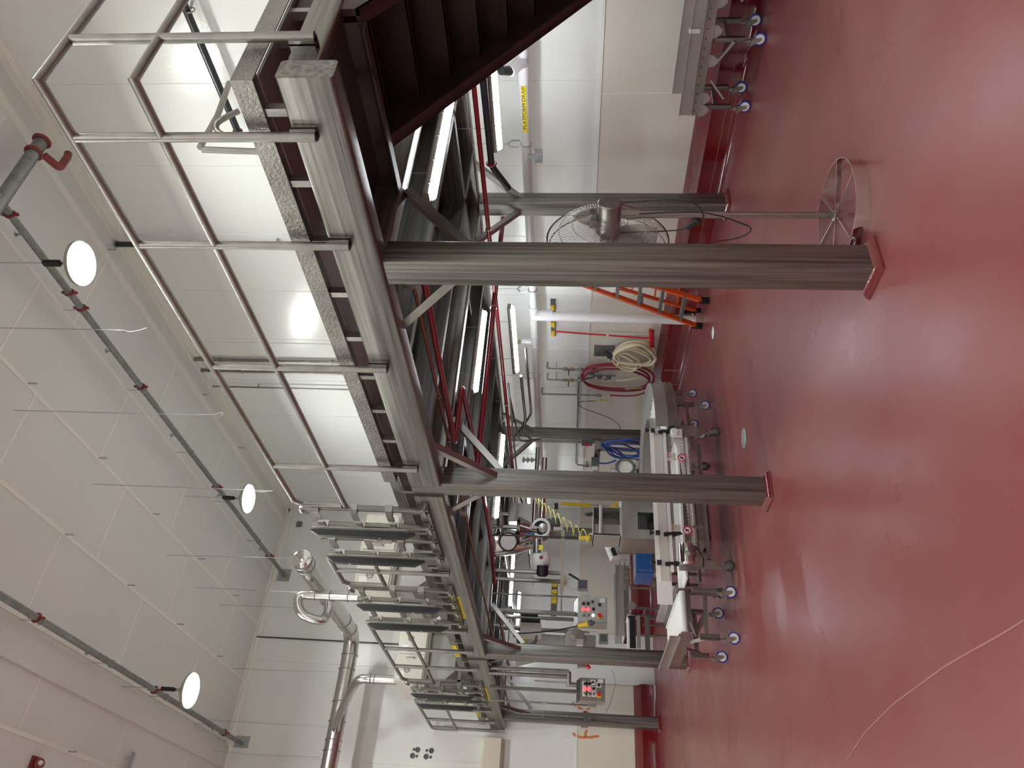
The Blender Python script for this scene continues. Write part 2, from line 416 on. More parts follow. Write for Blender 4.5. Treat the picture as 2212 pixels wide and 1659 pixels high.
def beam(p, q, w_, z0, z1, mat, name='beam', r=.02):
    p = Vector((p[0], p[1], (z0 + z1) / 2)); q = Vector((q[0], q[1], (z0 + z1) / 2))
    return MB().bar(p, q, w_, z1 - z0, None, r).build(name, mat, plat)
XF = 3.22 + .075
for y0, y1 in ((2.01, 6.05), (6.25, 11.15), (11.35, 15.93)): beam((XF, y0), (XF, y1), .15, Zb, Zt, 'steel_y')
beam((3.37, 2.11), (7.1, 2.11), .10, 3.05, 3.22, 'steel_x')                      # side beam above the stairs
for y in (3.35, 6.15, 11.25, 15.2): beam((3.37, y), (7.0, y), .15, Zb, Zt, 'steel_x')
beam((7.08, 2.1), (7.08, 15.9), .15, Zb, Zt, 'steel_y')
# channel joists
for y in [4.27, 5.33, 7.1, 8.05, 9.1, 10.15, 12.2, 13.15, 14.1]:
    MB().chan((3.37, y, 3.06), (7.0, y, 3.06), .07, .27, .008, None, 1).build('joist', 'joist_x', plat)
for y0, y1 in ((6.25, 11.15), (11.35, 15.1)):
    MB().chan((6.0, y0, 3.10), (6.0, y1, 3.10), .06, .2, .008).build('joist', 'joist_y', plat)
    MB().chan((4.6, y0, 3.10), (4.6, y1, 3.10), .06, .2, .008).build('joist', 'joist_y', plat)
MB().chan((3.97, 2.15, 3.06), (3.97, 3.27, 3.06), .08, .28, .01, None, -1).build('joist', 'steel_shaded', plat)  # joist by the stairs, its shadow painted as a darker steel
MB().chan((6.15, 3.43, 3.06), (6.15, 6.07, 3.06), .07, .27, .008).build('joist', 'joist_y', plat)
# deck, toe plate, spacer blocks
MB().box(3.30, 7.2, 2.05, 15.9, 3.315, 3.33).build('deck_plate', 'sheet', plat)
k = MB().box(3.235, 3.243, 2.03, 6.02, 3.325, 3.435).box(3.243, 7.2, 2.03, 2.038, 3.325, 3.435)
k.box(3.236, 3.30, 2.035, 6.02, 3.322, 3.33); k.build('toe_plate', 'tread', plat)
MB().box(3.30, 3.308, 6.02, 15.9, 3.325, 3.42).build('toe_plate', 'tread', plat)
MB().box(3.255, 3.262, 7.55, 7.95, 3.20, 3.42).build('toe_plate', 'tread', plat)
y = 2.2
for i in range(31):
    yy = 2.219 + .4455 * i
    if yy < 15.9: MB().box(3.25, 3.30, yy - .022, yy + .022, Zt - .002, 3.322).build('spacer_block', 'steel', plat)
for x in (3.69, 3.96, 4.4, 4.84): MB().box(x - .02, x + .02, 2.07, 2.12, 3.218, 3.322).build('spacer_block', 'steel', plat)
# knee braces (angle)
def brace(p, q, flip=1):
    MB().angle(p, q, .06, .006, (1, 0, 0) if abs(p[0] - q[0]) < .05 else (0, 1, 0), flip).build('knee_brace', 'steel', plat)
for a, b_ in fy:
    y0, y1 = a, b_
    brace((3.33, y1 + .54, 2.93), (3.33, y1 + .01, 2.45), 1)
    if a > 3.5: brace((3.33, y0 - .5, 2.93), (3.33, y0 + .0, 2.42), -1)
    brace((4.02, (y0 + y1) / 2, 2.93), (3.45, (y0 + y1) / 2, 2.42), 1)
for a, b_ in by:
    brace((7.08, b_ + .5, 2.93), (7.08, b_ + .01, 2.42), 1)
    brace((7.08, a - .5, 2.93), (7.08, a, 2.42), -1)
    brace((6.4, (a + b_) / 2, 2.93), (6.97, (a + b_) / 2, 2.42), 1)

# ---------------------------------------------------------------- guard railings
RX, TZ, MZ, PB, PR = 3.18, 4.355, 3.875, 3.07, .026
def railing(label, posts, top, mid, returns=(), saddle=True, feet=None):
    t = thing('guard_railing', label, 'railing', (top[0][0], top[0][1], PB), 'tubular guard railings along the platform edge')
    MB().tube(fillet(top, .09, 5) if returns == 'round' else top, PR, 14).build('top_rail', 'pipe', t)
    MB().tube(mid, PR * .95, 14).build('mid_rail', 'pipe', t)
    for x, y in posts:
        p = MB().cyl((x, y, PB), (x, y, TZ - .015), PR, 16).build('post', 'pipe', t)
        if abs(x - RX) < .02:
            MB().box(x + .02, 3.222, y - .034, y - .028, PB + .0, PB + .13).box(x + .02, 3.222, y + .028, y + .034, PB, PB + .13).box(x + .004, x + .03, y - .034, y + .034, PB, PB + .13).build('bracket', 'steel', p)
        else:
            MB().box(x - .034, x - .028, y + .02, 2.062, PB, PB + .13).box(x + .028, x + .034, y + .02, 2.062, PB, PB + .13).box(x - .034, x + .034, y + .004, y + .03, PB, PB + .13).build('bracket', 'steel', p)
    return t
YS = 1.985
railing('grey tubular guard railing nearest the viewer, turning the platform corner over the stairs',
        [(RX, 2.31), (RX, 3.06), (RX, 4.25), (RX, 5.68), (3.54, YS), (4.9, YS)],
        [(6.2, YS, TZ), (RX, YS, TZ), (RX, 6.32, TZ), (RX, 6.40, TZ - .07), (RX, 6.40, MZ + .03)],
        [(6.2, YS, MZ), (RX, YS, MZ), (RX, 6.34, MZ), (RX, 6.40, MZ)])
railing('short grey guard railing with one post between the first two gates', [(RX, 8.01)],
        [(RX, 7.665, MZ), (RX, 7.665, TZ), (RX, 8.36, TZ), (RX, 8.42, TZ - .07), (RX, 8.42, MZ)],
        [(RX, 7.665, MZ - .02), (RX, 7.75, MZ - .03), (RX, 7.86, MZ), (RX, 8.42, MZ)])
railing('grey guard railing with three posts between the second and third gates', [(RX, 9.98), (RX, 10.85), (RX, 11.72)],
        [(RX, 9.75, MZ), (RX, 9.75, TZ), (RX, 12.42, TZ), (RX, 12.5, TZ - .07), (RX, 12.5, MZ)],
        [(RX, 9.75, MZ), (RX, 12.5, MZ)])
railing('grey guard railing at the far end of the platform beside the end wall', [(RX, 14.29), (RX, 15.16), (RX, 15.84)],
        [(RX, 13.81, MZ), (RX, 13.81, TZ), (RX, 15.88, TZ), (RX, 15.95, TZ - .05), (RX, 15.95, MZ)],
        [(RX, 13.81, MZ), (RX, 15.95, MZ)])
# far-side handrail seen over the deck
t = thing('handrail_frame', 'short tubular handrail with a curved grab end on the deck behind the corner railing', 'railing', (4.7, 3.4, 3.33))
MB().tube([at(437, 323, x=4.6), at(570, 328, x=4.6)], .024, 12).tube([at(432, 318, x=4.6), at(470, 250, x=5.2), at(495, 180, x=5.9)], .024, 12).build('frame', 'pipe', t)
MB().tube(spline([at(515, 240, x=4.9), at(485, 255, x=4.8), at(468, 268, x=4.75), at(470, 283, x=4.7), at(484, 292, x=4.65)]), .022, 10).build('grab_end', 'pipe', t)
# ---------------------------------------------------------------- stairs
st = thing('staircase', 'dark underside of the steel staircase coming down from the near platform corner', 'stairs', (4.2, 2.5, 0))
sl = (2.252 - 2.921) / (4.972 - 4.025)
def sz(x): return 2.921 + (x - 4.025) * sl
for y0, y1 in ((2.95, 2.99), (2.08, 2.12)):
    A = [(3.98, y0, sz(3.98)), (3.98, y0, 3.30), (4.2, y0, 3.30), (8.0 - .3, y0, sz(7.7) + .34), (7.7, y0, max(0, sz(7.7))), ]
    MB().poly(A, (0, y1 - y0, 0)).build('stringer', 'steel_shaded', st)
    MB().poly([(3.98, y0 - (.05 if y0 > 2.5 else 0), sz(3.98)), (3.98, y0 - (.05 if y0 > 2.5 else 0), sz(3.98) + .02), (7.7, y0 - (.05 if y0 > 2.5 else 0), sz(7.7) + .02), (7.7, y0 - (.05 if y0 > 2.5 else 0), sz(7.7))], (0, .09, 0)).build('flange', 'steel_shaded', st)
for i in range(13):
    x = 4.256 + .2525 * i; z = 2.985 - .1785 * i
    MB().box(x - .02, x + .245, 2.12, 2.95, z + .13, z + .136).box(x - .03, x - .022, 2.12, 2.95, z + .0, z + .33).box(x - .03, x + .01, 2.12, 2.95, z + .0, z + .008).build('tread', 'steel_shaded', st)
# ================================================================ pallet gates on the platform edge
def gate(y0, w_, label):
    t = thing('pallet_gate', label, 'safety gate', (RX, y0, 3.10), 'steel pallet gates along the platform edge')
    ys = [y0 + .025, y0 + .40 * w_ / 1.16, y0 + .70 * w_ / 1.16, y0 + w_ - .06]
    for i, y in enumerate(ys):
        p = MB().bar((RX, y, 3.13), (RX, y, 4.30), .048, .05, (0, 1, 0), .006).build('post', 'steel_z', t)
        d = 1 if i % 2 == 0 else -1
        for z in (4.17, 3.80, 3.46):
            m = MB()
            m.box(RX - .04, RX + .03, min(y - d * .034, y + d * .034), max(y - d * .034, y + d * .034), z - .035, z + .035)
            m.box(RX - .055, RX - .035, min(y, y + d * .16), max(y, y + d * .16), z - .03, z + .03)
            m.build('clamp', 'steel', p)
        f = MB().box(RX - .05, RX + .04, y - .06, y + .06, 3.105, 3.13)
        for dy in (-.035, .035): f.cyl((RX - .02, y + dy, 3.09), (RX - .02, y + dy, 3.15), .012, 6)
        f.build('foot_plate', 'steel', p)
    for y in (y0 + .30 * w_ / 1.16, y0 + .96 * w_ / 1.16):
        b = MB().box(RX - .115, RX - .105, y - .075, y + .075, 3.31, 4.24).build('backing_plate', 'sheet', t)
        a, h = .026, .05
        v = []
        for z, k, s in ((3.24, 0, .8), (3.34, 1, 1), (4.18, 1, 1), (4.27, .1, .8)):
            v += [(RX - .115, y - .036 * s, z), (RX - .115 - .06 * max(k, .12), y - a * s, z), (RX - .115 - .06 * max(k, .12), y + a * s, z), (RX - .115, y + .036 * s, z)]
        fs = [(4 * k + i, 4 * k + (i + 1) % 4, 4 * k + 4 + (i + 1) % 4, 4 * k + 4 + i) for k in range(3) for i in range(4)] + [(3, 2, 1, 0), (12, 13, 14, 15)]
        g = MB().add(v, fs).build('black_guard', 'navy', t)
        MB().cyl((RX - .178, y, 4.02), (RX - .172, y, 4.02), .012, 8).cyl((RX - .178, y, 3.58), (RX - .172, y, 3.58), .012, 8).build('bolt', 'chrome', g)
    MB().tube(fillet([(RX, ys[0], 4.28), (RX, ys[0] + .02, 4.33), (RX, ys[0] + .1, 4.34), (RX, ys[0] + .16, 4.30)], .02), .022, 8).tube([(RX, ys[1], 4.29), (RX, ys[2], 4.29)], .024, 10).build('top_bar', 'steel', t)
    pl = MB().box(RX - .045, RX - .04, ys[1] - .01, ys[2] + .01, 3.545, 3.765).build('name_plate', 'sheet', t)
    c = (RX - .046, (ys[1] + ys[2]) / 2, 3.66)
    lg = MB(); n = 28
    for k in range(n):
        a0, a1 = 2 * PI * k / n, 2 * PI * (k + 1) / n
        lg.bar((c[0], c[1] + .085 * math.cos(a0), c[2] + .05 * math.sin(a0)), (c[0], c[1] + .085 * math.cos(a1), c[2] + .05 * math.sin(a1)), .004, .008, (1, 0, 0))
    for z in (3.585, 3.565): lg.box(RX - .047, RX - .0455, c[1] - .08, c[1] + .08, z - .005, z + .005)
    lg.box(RX - .047, RX - .0455, c[1] - .10, c[1] + .03, 3.735, 3.747); lg.build('plate_marking', 'greybox', pl)
    text('logo_letters', 'E3', (RX - .047, c[1], 3.66), (0, -1, 0), (0, 0, 1), .075, 'greybox', pl, .0005)
    MB().angle((3.215, y0 - .07, 3.085), (3.215, y0 + w_ + .06, 3.085), .045, .01, (0, 0, 1), -1).build('sill_rail', 'steel_y', t)
gate(6.43, 1.16, 'steel pallet gate with two long black guards, nearest of the three on the platform edge')
gate(8.49, 1.18, 'steel pallet gate with black guards, middle of the three, above the yellow label')
gate(12.57, 1.18, 'steel pallet gate with black guards, farthest of the three toward the end wall')
# yellow stickers on the steel
def ylabel(lab, y0, y1, z0, z1, s, x=3.2185, name='yellow_label'):
    t = thing(name, lab, 'label', (x, (y0 + y1) / 2, (z0 + z1) / 2))
    MB().box(x - .001, x + .0005, y0, y1, z0, z1).build('sticker', 'labelyel', t)
    if s: text('lettering', s, (x - .0015, (y0 + y1) / 2, (z0 + z1) / 2), (0, -1, 0), (0, 0, 1), (z1 - z0) * .86, 'black', t, .0004, sx=(y1 - y0) / (len(s) * (z1 - z0) * .60))
ylabel('yellow sticker reading PALLET PLATFORM on the front beam below the middle gate', 8.78, 9.55, 3.045, 3.15, 'U12 PALLET PLATFORM')
ylabel('yellow sticker on the front beam below the farthest gate', 12.86, 13.7, 3.045, 3.15, 'U11 PALLET PLATFORM')
ylabel('small yellow sticker on the toe plate behind the posts between middle and far gates', 10.95, 11.5, 3.345, 3.41, 'PALLET', 3.298)
ylabel('small yellow sticker on the toe plate near the end wall', 14.9, 15.3, 3.345, 3.41, 'PALLET', 3.298)

# ================================================================ bag dump stations on the deck
def station(label, x0, x1, y0, y1, zt, cap):
    t = thing('bag_dump_station', label, 'machine', (x0, y0, 3.33), 'cabinet machines standing on the platform deck')
    zb = zt - .50
    MB().box(x0, x1, y0, y1, zb, zt).build('upper_cabinet', cap, t)
    for k in range(2):
        xa = x0 + (x1 - x0) * (.02 + .49 * k); xb = xa + (x1 - x0) * .47
        d = MB().box(xa, xb, y0 - .018, y0, zb + .03, zt - .03).build('door', cap, t)
        xm = xb - .06 if k == 0 else xa + .06
        MB().tube(fillet([(xm, y0 - .02, zb + .19), (xm, y0 - .055, zb + .19), (xm, y0 - .055, zb + .33), (xm, y0 - .02, zb + .33)], .015), .011, 8).build('door_handle', 'steel', d)
        xk = xa + .16 if k == 0 else xb - .16
        MB().ring((xk, y0 - .022, zb + .30), (0, 1, 0), .045, .008, 20, 6).box(xk - .01, xk + .01, y0 - .03, y0 - .018, zb + .27, zb + .33).build('latch', 'steel', d)
        MB().box(xa + .02, xa + .14, y0 - .0195, y0 - .018, zt - .17, zt - .06).build('paper_label', 'labelwhite', d)
    MB().box(x0 - .02, x1 + .02, y0 - .03, y1, zb - .05, zb).build('trim_band', 'steel_x', t)
    MB().box(x0, x1, y0 + .05, y1, zb - .30, zb - .05).build('hood', 'sheet', t)
    MB().poly([(x0 + .02, y0 + .04, zb - .30), (x1 - .02, y0 + .04, zb - .30), (x1 - .2, y0 + .04, 3.62), (x0 + .2, y0 + .04, 3.62)], (0, y1 - y0 - .08, 0)).build('hopper', 'sheet', t)
    for x in (x0 + .03, x1 - .03):
        for y in (y0 + .03, y1 - .03): MB().box(x - .03, x + .03, y - .03, y + .03, 3.33, zb - .05).build('leg', 'steel_z', t)
    for x in (x0 + .03, x1 - .03): MB().box(x - .025, x + .025, y0, y1, 3.50, 3.55).build('cross_bar', 'steel', t)
    MB().box(x0, x1, y0, y0 + .05, 3.50, 3.55).build('cross_bar', 'steel', t)
    return t
station('tan steel cabinet machine with latch knob on the deck behind the middle gate', 3.62, 4.7, 9.72, 11.2, 4.63, 'cream_box')
station('pale cabinet machine with double doors on the deck behind the far railing', 3.29, 4.16, 12.98, 14.3, 4.615, 'cream_box')
# open steel hopper box beyond the last gate
t = thing('hopper_frame', 'dark steel hopper frame on the deck seen through the far railing', 'machine', (4.0, 14.9, 3.33))
MB().box(3.9, 4.6, 14.8, 15.5, 3.33, 3.75).build('body', 'sheet', t)
MB().poly([(4.0, 14.79, 3.75), (4.5, 14.79, 3.75), (4.4, 14.79, 3.6), (4.1, 14.79, 3.6)], (0, .02, 0)).build('opening', 'darkhole', t)
# ================================================================ exhaust ducts
dz = 6.0
t = thing('exhaust_duct', 'large polished spiral duct running under the ceiling and along the end wall', 'duct', (4.62, 11.2, dz))
MB().tube(fillet([(4.62, 11.25, dz), (4.62, 15.0, dz), (-4.0, 15.0, dz - .02)], .38, 3), .15, 28).build('duct_run', 'duct', t)
MB().lathe((4.62, 11.262, dz), (0, -1, 0), [(.155, 0), (.155, .02), (.12, .05), (.05, .065)], 28).build('end_cap', 'chrome', t)
m = MB()
for y in (11.33, 11.5, 12.9, 14.1, 14.6): m.ring((4.62, y, dz), (0, 1, 0), .155, .008, 28, 6)
for x in (4.22, 3.95, 3.35, 3.0, 2.68, 2.5, 2.1): m.ring((x, 15.0, dz), (1, 0, 0), .156, .009, 28, 6)
m.build('joint_band', 'steel', t)
MB().cyl((4.62, 12.75, dz + .15), (4.62, 12.75, CZ), .005, 6).cyl((2.9, 15, dz + .15), (2.9, 15, CZ), .005, 6).build('hanging_rod', 'zinc', t)
def sduct(lab, pts, bands, r=.075):
    t = thing('branch_duct', lab, 'duct', pts[0], 'branch ducts joining the large exhaust duct')
    MB().tube(fillet(pts, .17, 4), r, 22).build('duct_run', 'duct', t)
    m = MB()
    for p, d in bands: m.ring(p, d, r + .006, .007, 22, 6)
    m.build('joint_band', 'steel', t)
sduct('thin polished duct rising from the tan machine and hooking down into the large duct', [(4.31, 12.0, 4.63), (4.31, 12.0, 6.22), (3.98, 12.0, 6.1), (3.9, 12.1, 5.7), (4.25, 12.3, 5.72), (4.5, 12.45, 5.93)], [((4.31, 12, 5.35), (0, 0, 1)), ((4.31, 12, 5.65), (0, 0, 1)), ((4.31, 12, 5.9), (0, 0, 1))])
MB().box(4.2, 4.45, 11.15, 12.1, 4.42, 4.63).build('duct_box', 'sheet', bpy.data.objects['branch_duct'])
sduct('thin polished duct bending up from the pale cabinet machine to the large duct', [(3.345, 13.2, 4.615), (3.345, 13.2, 5.25), (3.25, 13.5, 5.42), (2.95, 14.5, 5.86), (2.85, 14.85, 5.95)], [((3.345, 13.2, 4.98), (0, 0, 1)), ((3.345, 13.2, 5.05), (0, 0, 1))])
# ================================================================ sprinkler mains, rods, cables
def sprinkler(lab, x, z, y0, y1, clamps, heads, hangers, grp='galvanised sprinkler mains under the ceiling'):
    t = thing('sprinkler_main', lab, 'pipe', (x, y1, z), grp)
    MB().cyl((x, y0, z), (x, y1, z), .042, 16).build('pipe', 'galv', t)
    for y in clamps:
        c = MB().ring((x, y, z), (0, 1, 0), .048, .016, 18, 6).box(x - .012, x + .012, y - .018, y + .018, z + .045, z + .10).box(x - .012, x + .012, y - .018, y + .018, z - .10, z - .045).build('red_coupling', 'redclamp', t, label='dark red pipe coupling')
    for y in heads: MB().cyl((x, y, z), (x, y, z + .10), .013, 8).cyl((x, y, z + .10), (x, y, z + .115), .032, 10).build('sprinkler_head', 'zinc', t)
    for y in hangers: MB().cyl((x, y, z + .05), (x, y, CZ - .002), .006, 6).ring((x, y, z), (0, 1, 0), .05, .004, 16, 4).build('hanger', 'zinc', t)
    MB().box(x - .14, x + .14, EY - .012, EY - .001, z - .14, z + .14).build('wall_plate', 'zinc', t)
    return t
cy = [(469, 1052), (298, 835), (143, 637), (168, 665)]
t = sprinkler('galvanised sprinkler main with dark red couplings passing the two lamps on the right', 6.17, 8.1, 5.0, 15.99,
    [at(x_, y_, x=6.17).y for x_, y_ in ((18, 463), (143, 632), (168, 665), (298, 835), (469, 1052), (590, 1202))],
    [at(x_, y_, x=6.17).y for x_, y_ in ((36, 506), (226, 758), (369, 940), (473, 1070), (570, 1187))],
    [at(x_, y_, x=6.17).y for x_, y_ in ((385, 977), (470, 1083), (540, 1168), (170, 670), (300, 843))])
MB().tube([(5.2, 5.29, 8.08), (6.17, 5.29, 8.08), (7.25, 5.29, 8.08)], .075, 16).cyl((6.17, 5.0, 8.1), (6.17, 5.32, 8.1), .06).build('header_pipe', 'galv', t)
m = MB().ring((7.0, 5.29, 8.08), (1, 0, 0), .085, .022, 20, 6).ring((7.22, 5.29, 8.08), (1, 0, 0), .085, .022, 20, 6)
m.tube(fillet([(7.05, 5.36, 8.02), (7.05, 5.55, 7.93), (7.35, 5.62, 8.0), (7.42, 5.62, 8.02)], .06), .045, 12); m.build('red_elbow', 'redclamp', t)
sprinkler('galvanised sprinkler main with dark red couplings running beside the left round lamp', 2.70, 8.1, 3.5, 15.99,
    [at(x_, y_, x=2.70).y for x_, y_ in ((92, 1335), (327, 1490), (487, 1583))], [at(x_, y_, x=2.70).y for x_, y_ in ((188, 1410), (457, 1574))],
    [at(x_, y_, x=2.70).y for x_, y_ in ((105, 1342), (230, 1433), (345, 1505), (440, 1564))])
# loose hanging wires and ceiling rod stubs
wires = [((0, 708), (250, 713), (265, 715), (290, 716), (318, 708)), ((32, 886), (420, 896), (470, 892), (483, 893), (470, 904)), ((201, 1046), (560, 1059), (575, 1061), (560, 1062), (540, 1060)),
         ((360, 1199), (600, 1205), (650, 1206)), ((472, 1307), (570, 1310), (740, 1318)), ((502, 1444), (600, 1448), (730, 1452)), ((453, 1621), (560, 1630), (690, 1636))]
wl = ['thin wire with a curled end hanging beside the largest round lamp', 'thin wire with a looped end hanging between the two right lamps', 'thin wire hanging beside the deeper right lamp',
      'thin wire hanging from the ceiling toward the duct end cap', 'thin wire hanging near the end wall above the thin hooked duct', 'thin wire hanging near the end wall above the large duct', 'thin wire hanging near the end wall at the left end of the large duct']
for wv, lb, xx in zip(wires, wl, (6.6, 5.6, 4.9, 4.3, 3.9, 3.1, 2.1)):
    t0 = at(*wv[0], z=CZ + .001); pts = [t0] + [at(a_, b_, x=t0.x) for a_, b_ in wv[1:]]
    tag(MB().tube(spline(pts, 4), .005, 5).build('hanging_wire', 'zinc'), lb, 'wire', 'thin wires hanging from the ceiling')
m = 0
for a_, b_ in ((60, 828), (213, 989), (330, 1110), (429, 1207), (140, 1154), (275, 1264), (383, 1348), (468, 1417), (504, 1286), (147, 1623), (437, 852), (515, 967), (233, 539)):
    p = at(a_, b_, z=CZ)
    tag(MB().cyl(p + Vector((0, 0, -.12)), p - Vector((0, 0, .002)), .010, 8).build('rod_stub', 'zinc'), 'short threaded rod stub sticking down from a ceiling joint', 'rod', 'threaded rod stubs on the ceiling joints')
# small round openings on the end wall
for k, (x, z, r) in enumerate(((2.787, 4.672, .026), (2.786, 4.60, .05), (2.785, 4.42, .026), (2.785, 4.33, .05), (2.677, 4.685, .05), (2.673, 4.60, .026), (2.677, 4.42, .05), (2.672, 4.33, .026))):
    o = MB().ring((x, EY - .008, z), (0, 1, 0), r * .75, r * .25, 20, 6).cyl((x, EY - .004, z), (x, EY - .001, z), r * .6, 16).build('wall_sleeve', 'greybox')
    tag(o, 'grey round pipe sleeve in the cluster of eight set in the end wall', 'pipe sleeve', 'grey round sleeves in the end wall')
o = MB().tube([(4.783, EY - .02, 8.36), (4.78, EY - .02, 7), (4.777, EY - .02, 4.4)], .014, 8).build('wall_conduit', 'blackpipe'); tag(o, 'black cable running straight down the end wall behind the large duct', 'cable')
o = MB().box(7.35, 7.47, EY - .05, EY - .001, 7.98, 8.10).build('junction_box', 'galv'); tag(o, 'small grey square box high on the end wall near the ceiling corner', 'junction box')
# fire alarm and slotted strut at the left edge of the photo
t = thing('fire_alarm', 'dark red rounded fire alarm on the ceiling at the left bottom edge', 'alarm', (1.35, 10.2, CZ))
MB().box(1.28, 1.42, 10.1, 10.3, CZ - .03, CZ - .001).build('base', 'redclamp', t); MB().sphere((1.35, 10.22, CZ - .05), .085, 16, (.8, 1.1, .6)).build('body', 'redclamp', t)
MB().sphere((1.35, 10.15, CZ - .11), .03, 10).build('lamp', 'white', t)
t = MB().box(1.5, 1.88, 12.37, 12.44, CZ - .09, CZ - .05).box(1.8, 1.815, 12.39, 12.41, CZ - .05, CZ - .001).build('strut_channel', 'zinc'); tag(t, 'slotted grey strut channel under the ceiling at the bottom edge', 'bracket')
# black drain line and standpipes on the long wall, seen over the deck
t = thing('black_wall_pipe', 'shiny black insulated pipe sloping along the long wall above the deck', 'pipe', (7.62, 5.5, 5.88))
MB().cyl(at(385, -20, x=7.62), at(513, 282, x=7.62), .042, 16).build('pipe', 'blackpipe', t)
e = at(513, 284, x=7.62); MB().ring(e, (0, 1, 0), .05, .014, 18, 6).cyl(e, e + Vector((0, .1, 0)), .03).build('coupling', 'redclamp', t)
c = at(410, 22, x=7.62); MB().ring(c, (0, 1, 0), .052, .008, 18, 6).bar(c, c + Vector((.17, 0, .03)), .02, .02).build('clip', 'steel', t)
def wallpipe(lab, y, z0, z1, r, mat, x=7.70, clips=()):
    t = thing('wall_pipe', lab, 'pipe', (x, y, z0), 'pipes rising on the long wall above the deck')
    MB().cyl((x, y, z0), (x, y, z1), r, 14).build('pipe', mat, t)
    m = MB().ring((x, y, z1 - .01), (0, 0, 1), r + .01, .006, 16, 5)
    for z in clips: m.ring((x, y, z), (0, 0, 1), r + .006, .008, 16, 5).box(x, WX - .001, y - .015, y + .015, z - .01, z + .01)
    m.build('clip', 'zinc', t)
wallpipe('thick black and chrome pipe rising on the long wall behind the second railing post', 7.37, 3.34, CZ - .02, .04, 'blackpipe', 7.66, (6.9, 6.0))
wallpipe('slim grey pipe on the long wall, first beyond the thick black one', 10.18, 3.34, 8.35, .03, 'pipe', 7.75, (7.9, 5.9))
wallpipe('slim grey pipe on the long wall, middle of three side by side', 10.5, 3.34, 8.35, .025, 'pipe', 7.75, (7.6,))
wallpipe('thinnest grey pipe on the long wall, farthest of three side by side', 10.94, 3.34, 8.30, .014, 'pipe', 7.72, (7.45, 5.5))
# ================================================================ lights and services under the platform
def strip(lab, p, q, side=(0, 0, -1), off=0):
    p = Vector(p); q = Vector(q); d = (q - p).normalized()
    t = thing('strip_light', lab, 'strip light', p, 'vapour tight strip lights under the platform')
    up = Vector(side) * -1
    MB().bar(p - d * .03 + up * .03, q + d * .03 + up * .03, .10, .05, up, .015).build('housing', 'greybox' if off else 'sheet', t)
    s = d.cross(up).normalized(); pts = [(math.cos(a) * .046, -math.sin(a) * .042) for a in [PI * k / 8 for k in range(9)]]
    MB().prof(p, q, pts, up).build('diffuser', 'tube', t)
    m = MB()
    for k in (.06, .27, .5, .73, .94):
        c = p + (q - p) * k
        for sg in (-1, 1): m.bar(c + s * .05 * sg + up * .0, c + s * .05 * sg + up * .035, .018, .012, d)
    m.build('latch', 'zinc', t)
    for k in (.2, .8):
        c = p + (q - p) * k + up * .05
        MB().cyl(c, Vector((c.x, c.y, 3.3)), .004, 6).build('hanging_wire', 'zinc', t)
    return t
strip('glowing strip light nearest the stairs, running back under the platform', (4.24, 3.575, 2.80), (5.48, 3.575, 2.80))
strip('glowing strip light beyond the nearest big column beside the thick red pipe', (4.80, 6.75, 2.83), (5.92, 6.75, 2.83))
strip('glowing strip light behind the white drain pipe nearest the stairs', (6.72, 3.85, 2.60), (6.72, 5.02, 2.60))
strip('glowing strip light in front of the white drain pipe above the orange ladder', (6.76, 7.6, 2.60), (6.76, 8.98, 2.60))
strip('glowing strip light crossing behind the second big column', (4.35, 8.93, 2.72), (5.58, 8.93, 2.72))
strip('glowing strip light behind the hopper pipes in the middle of the platform', (4.55, 12.7, 2.76), (5.62, 12.7, 2.76))
strip('glowing strip light farthest back, above the first hanging control box', (4.62, 14.5, 2.73), (5.45, 14.5, 2.73))
strip('short visible strip light beside the coiled yellow air hose', (7.18, 13.4, 2.62), (7.16, 14.0, 2.62))
def pipe_thing(name, lab, pts, r, mat, cat='pipe', fil=.06, clips=None, grp=None, n=12):
    t = thing(name, lab, cat, pts[0], grp)
    MB().tube(fillet(pts, fil, 4), r, n).build('pipe', mat, t)
    if clips:
        m = MB()
        for p in clips: m.ring(p[:3], (0, 1, 0) if len(p) < 4 else p[3], r + .005, .006, 14, 5)
        m.build('clip', 'zinc', t)
    return t
pipe_thing('red_pipe', 'thick glossy red pipe running back beside the strip light past the second big column', [(3.75, 6.66, 2.7), (7.4, 6.60, 2.7)], .031, 'redpipe', clips=[(5.9, 6.63, 2.7, (1, 0, 0))], grp='red pipes under the platform')
P_ = [at(893, 560, z=2.84), at(917, 613, z=2.84), at(982, 957, z=2.84), at(998, 836, z=2.84), at(1026, 965, z=2.84), at(1048, 1090, z=2.84), at(1062, 1180, z=2.84), at(1068, 1260, z=2.84)]
pipe_thing('red_pipe', 'dark red pipe making a sharp zigzag under the platform before the second big column', P_, .026, 'redpipe', fil=.05, grp='red pipes under the platform')
pipe_thing('red_pipe', 'dark red pipe running straight between the strip lights and white drain pipe', [(6.1, 2.2, 2.7), (6.12, 12, 2.7)], .024, 'redpipe', clips=[(6.1, 5.6, 2.7), (6.1, 8.9, 2.7)], grp='red pipes under the platform')
pipe_thing('red_pipe', 'dark red pipe running toward the end wall behind the third column', [(3.95, 11.5, 2.80), (3.95, 15.0, 2.80)], .024, 'redpipe', grp='red pipes under the platform')
pipe_thing('copper_pipe', 'thin brown copper pipe running just inside the front beam, full length', [(3.62, 3.75, 2.88), (3.64, 15.0, 2.88)], .014, 'copper', clips=[(3.62, 5.2, 2.88), (3.62, 5.9, 2.88)])
MB().box(3.58, 3.67, 3.7, 3.84, 2.85, 2.95).build('junction_box', 'sheet', bpy.data.objects['copper_pipe'])
MB().box(3.58, 3.67, 7.25, 7.36, 2.84, 2.93).build('junction_box', 'sheet', bpy.data.objects['copper_pipe'])
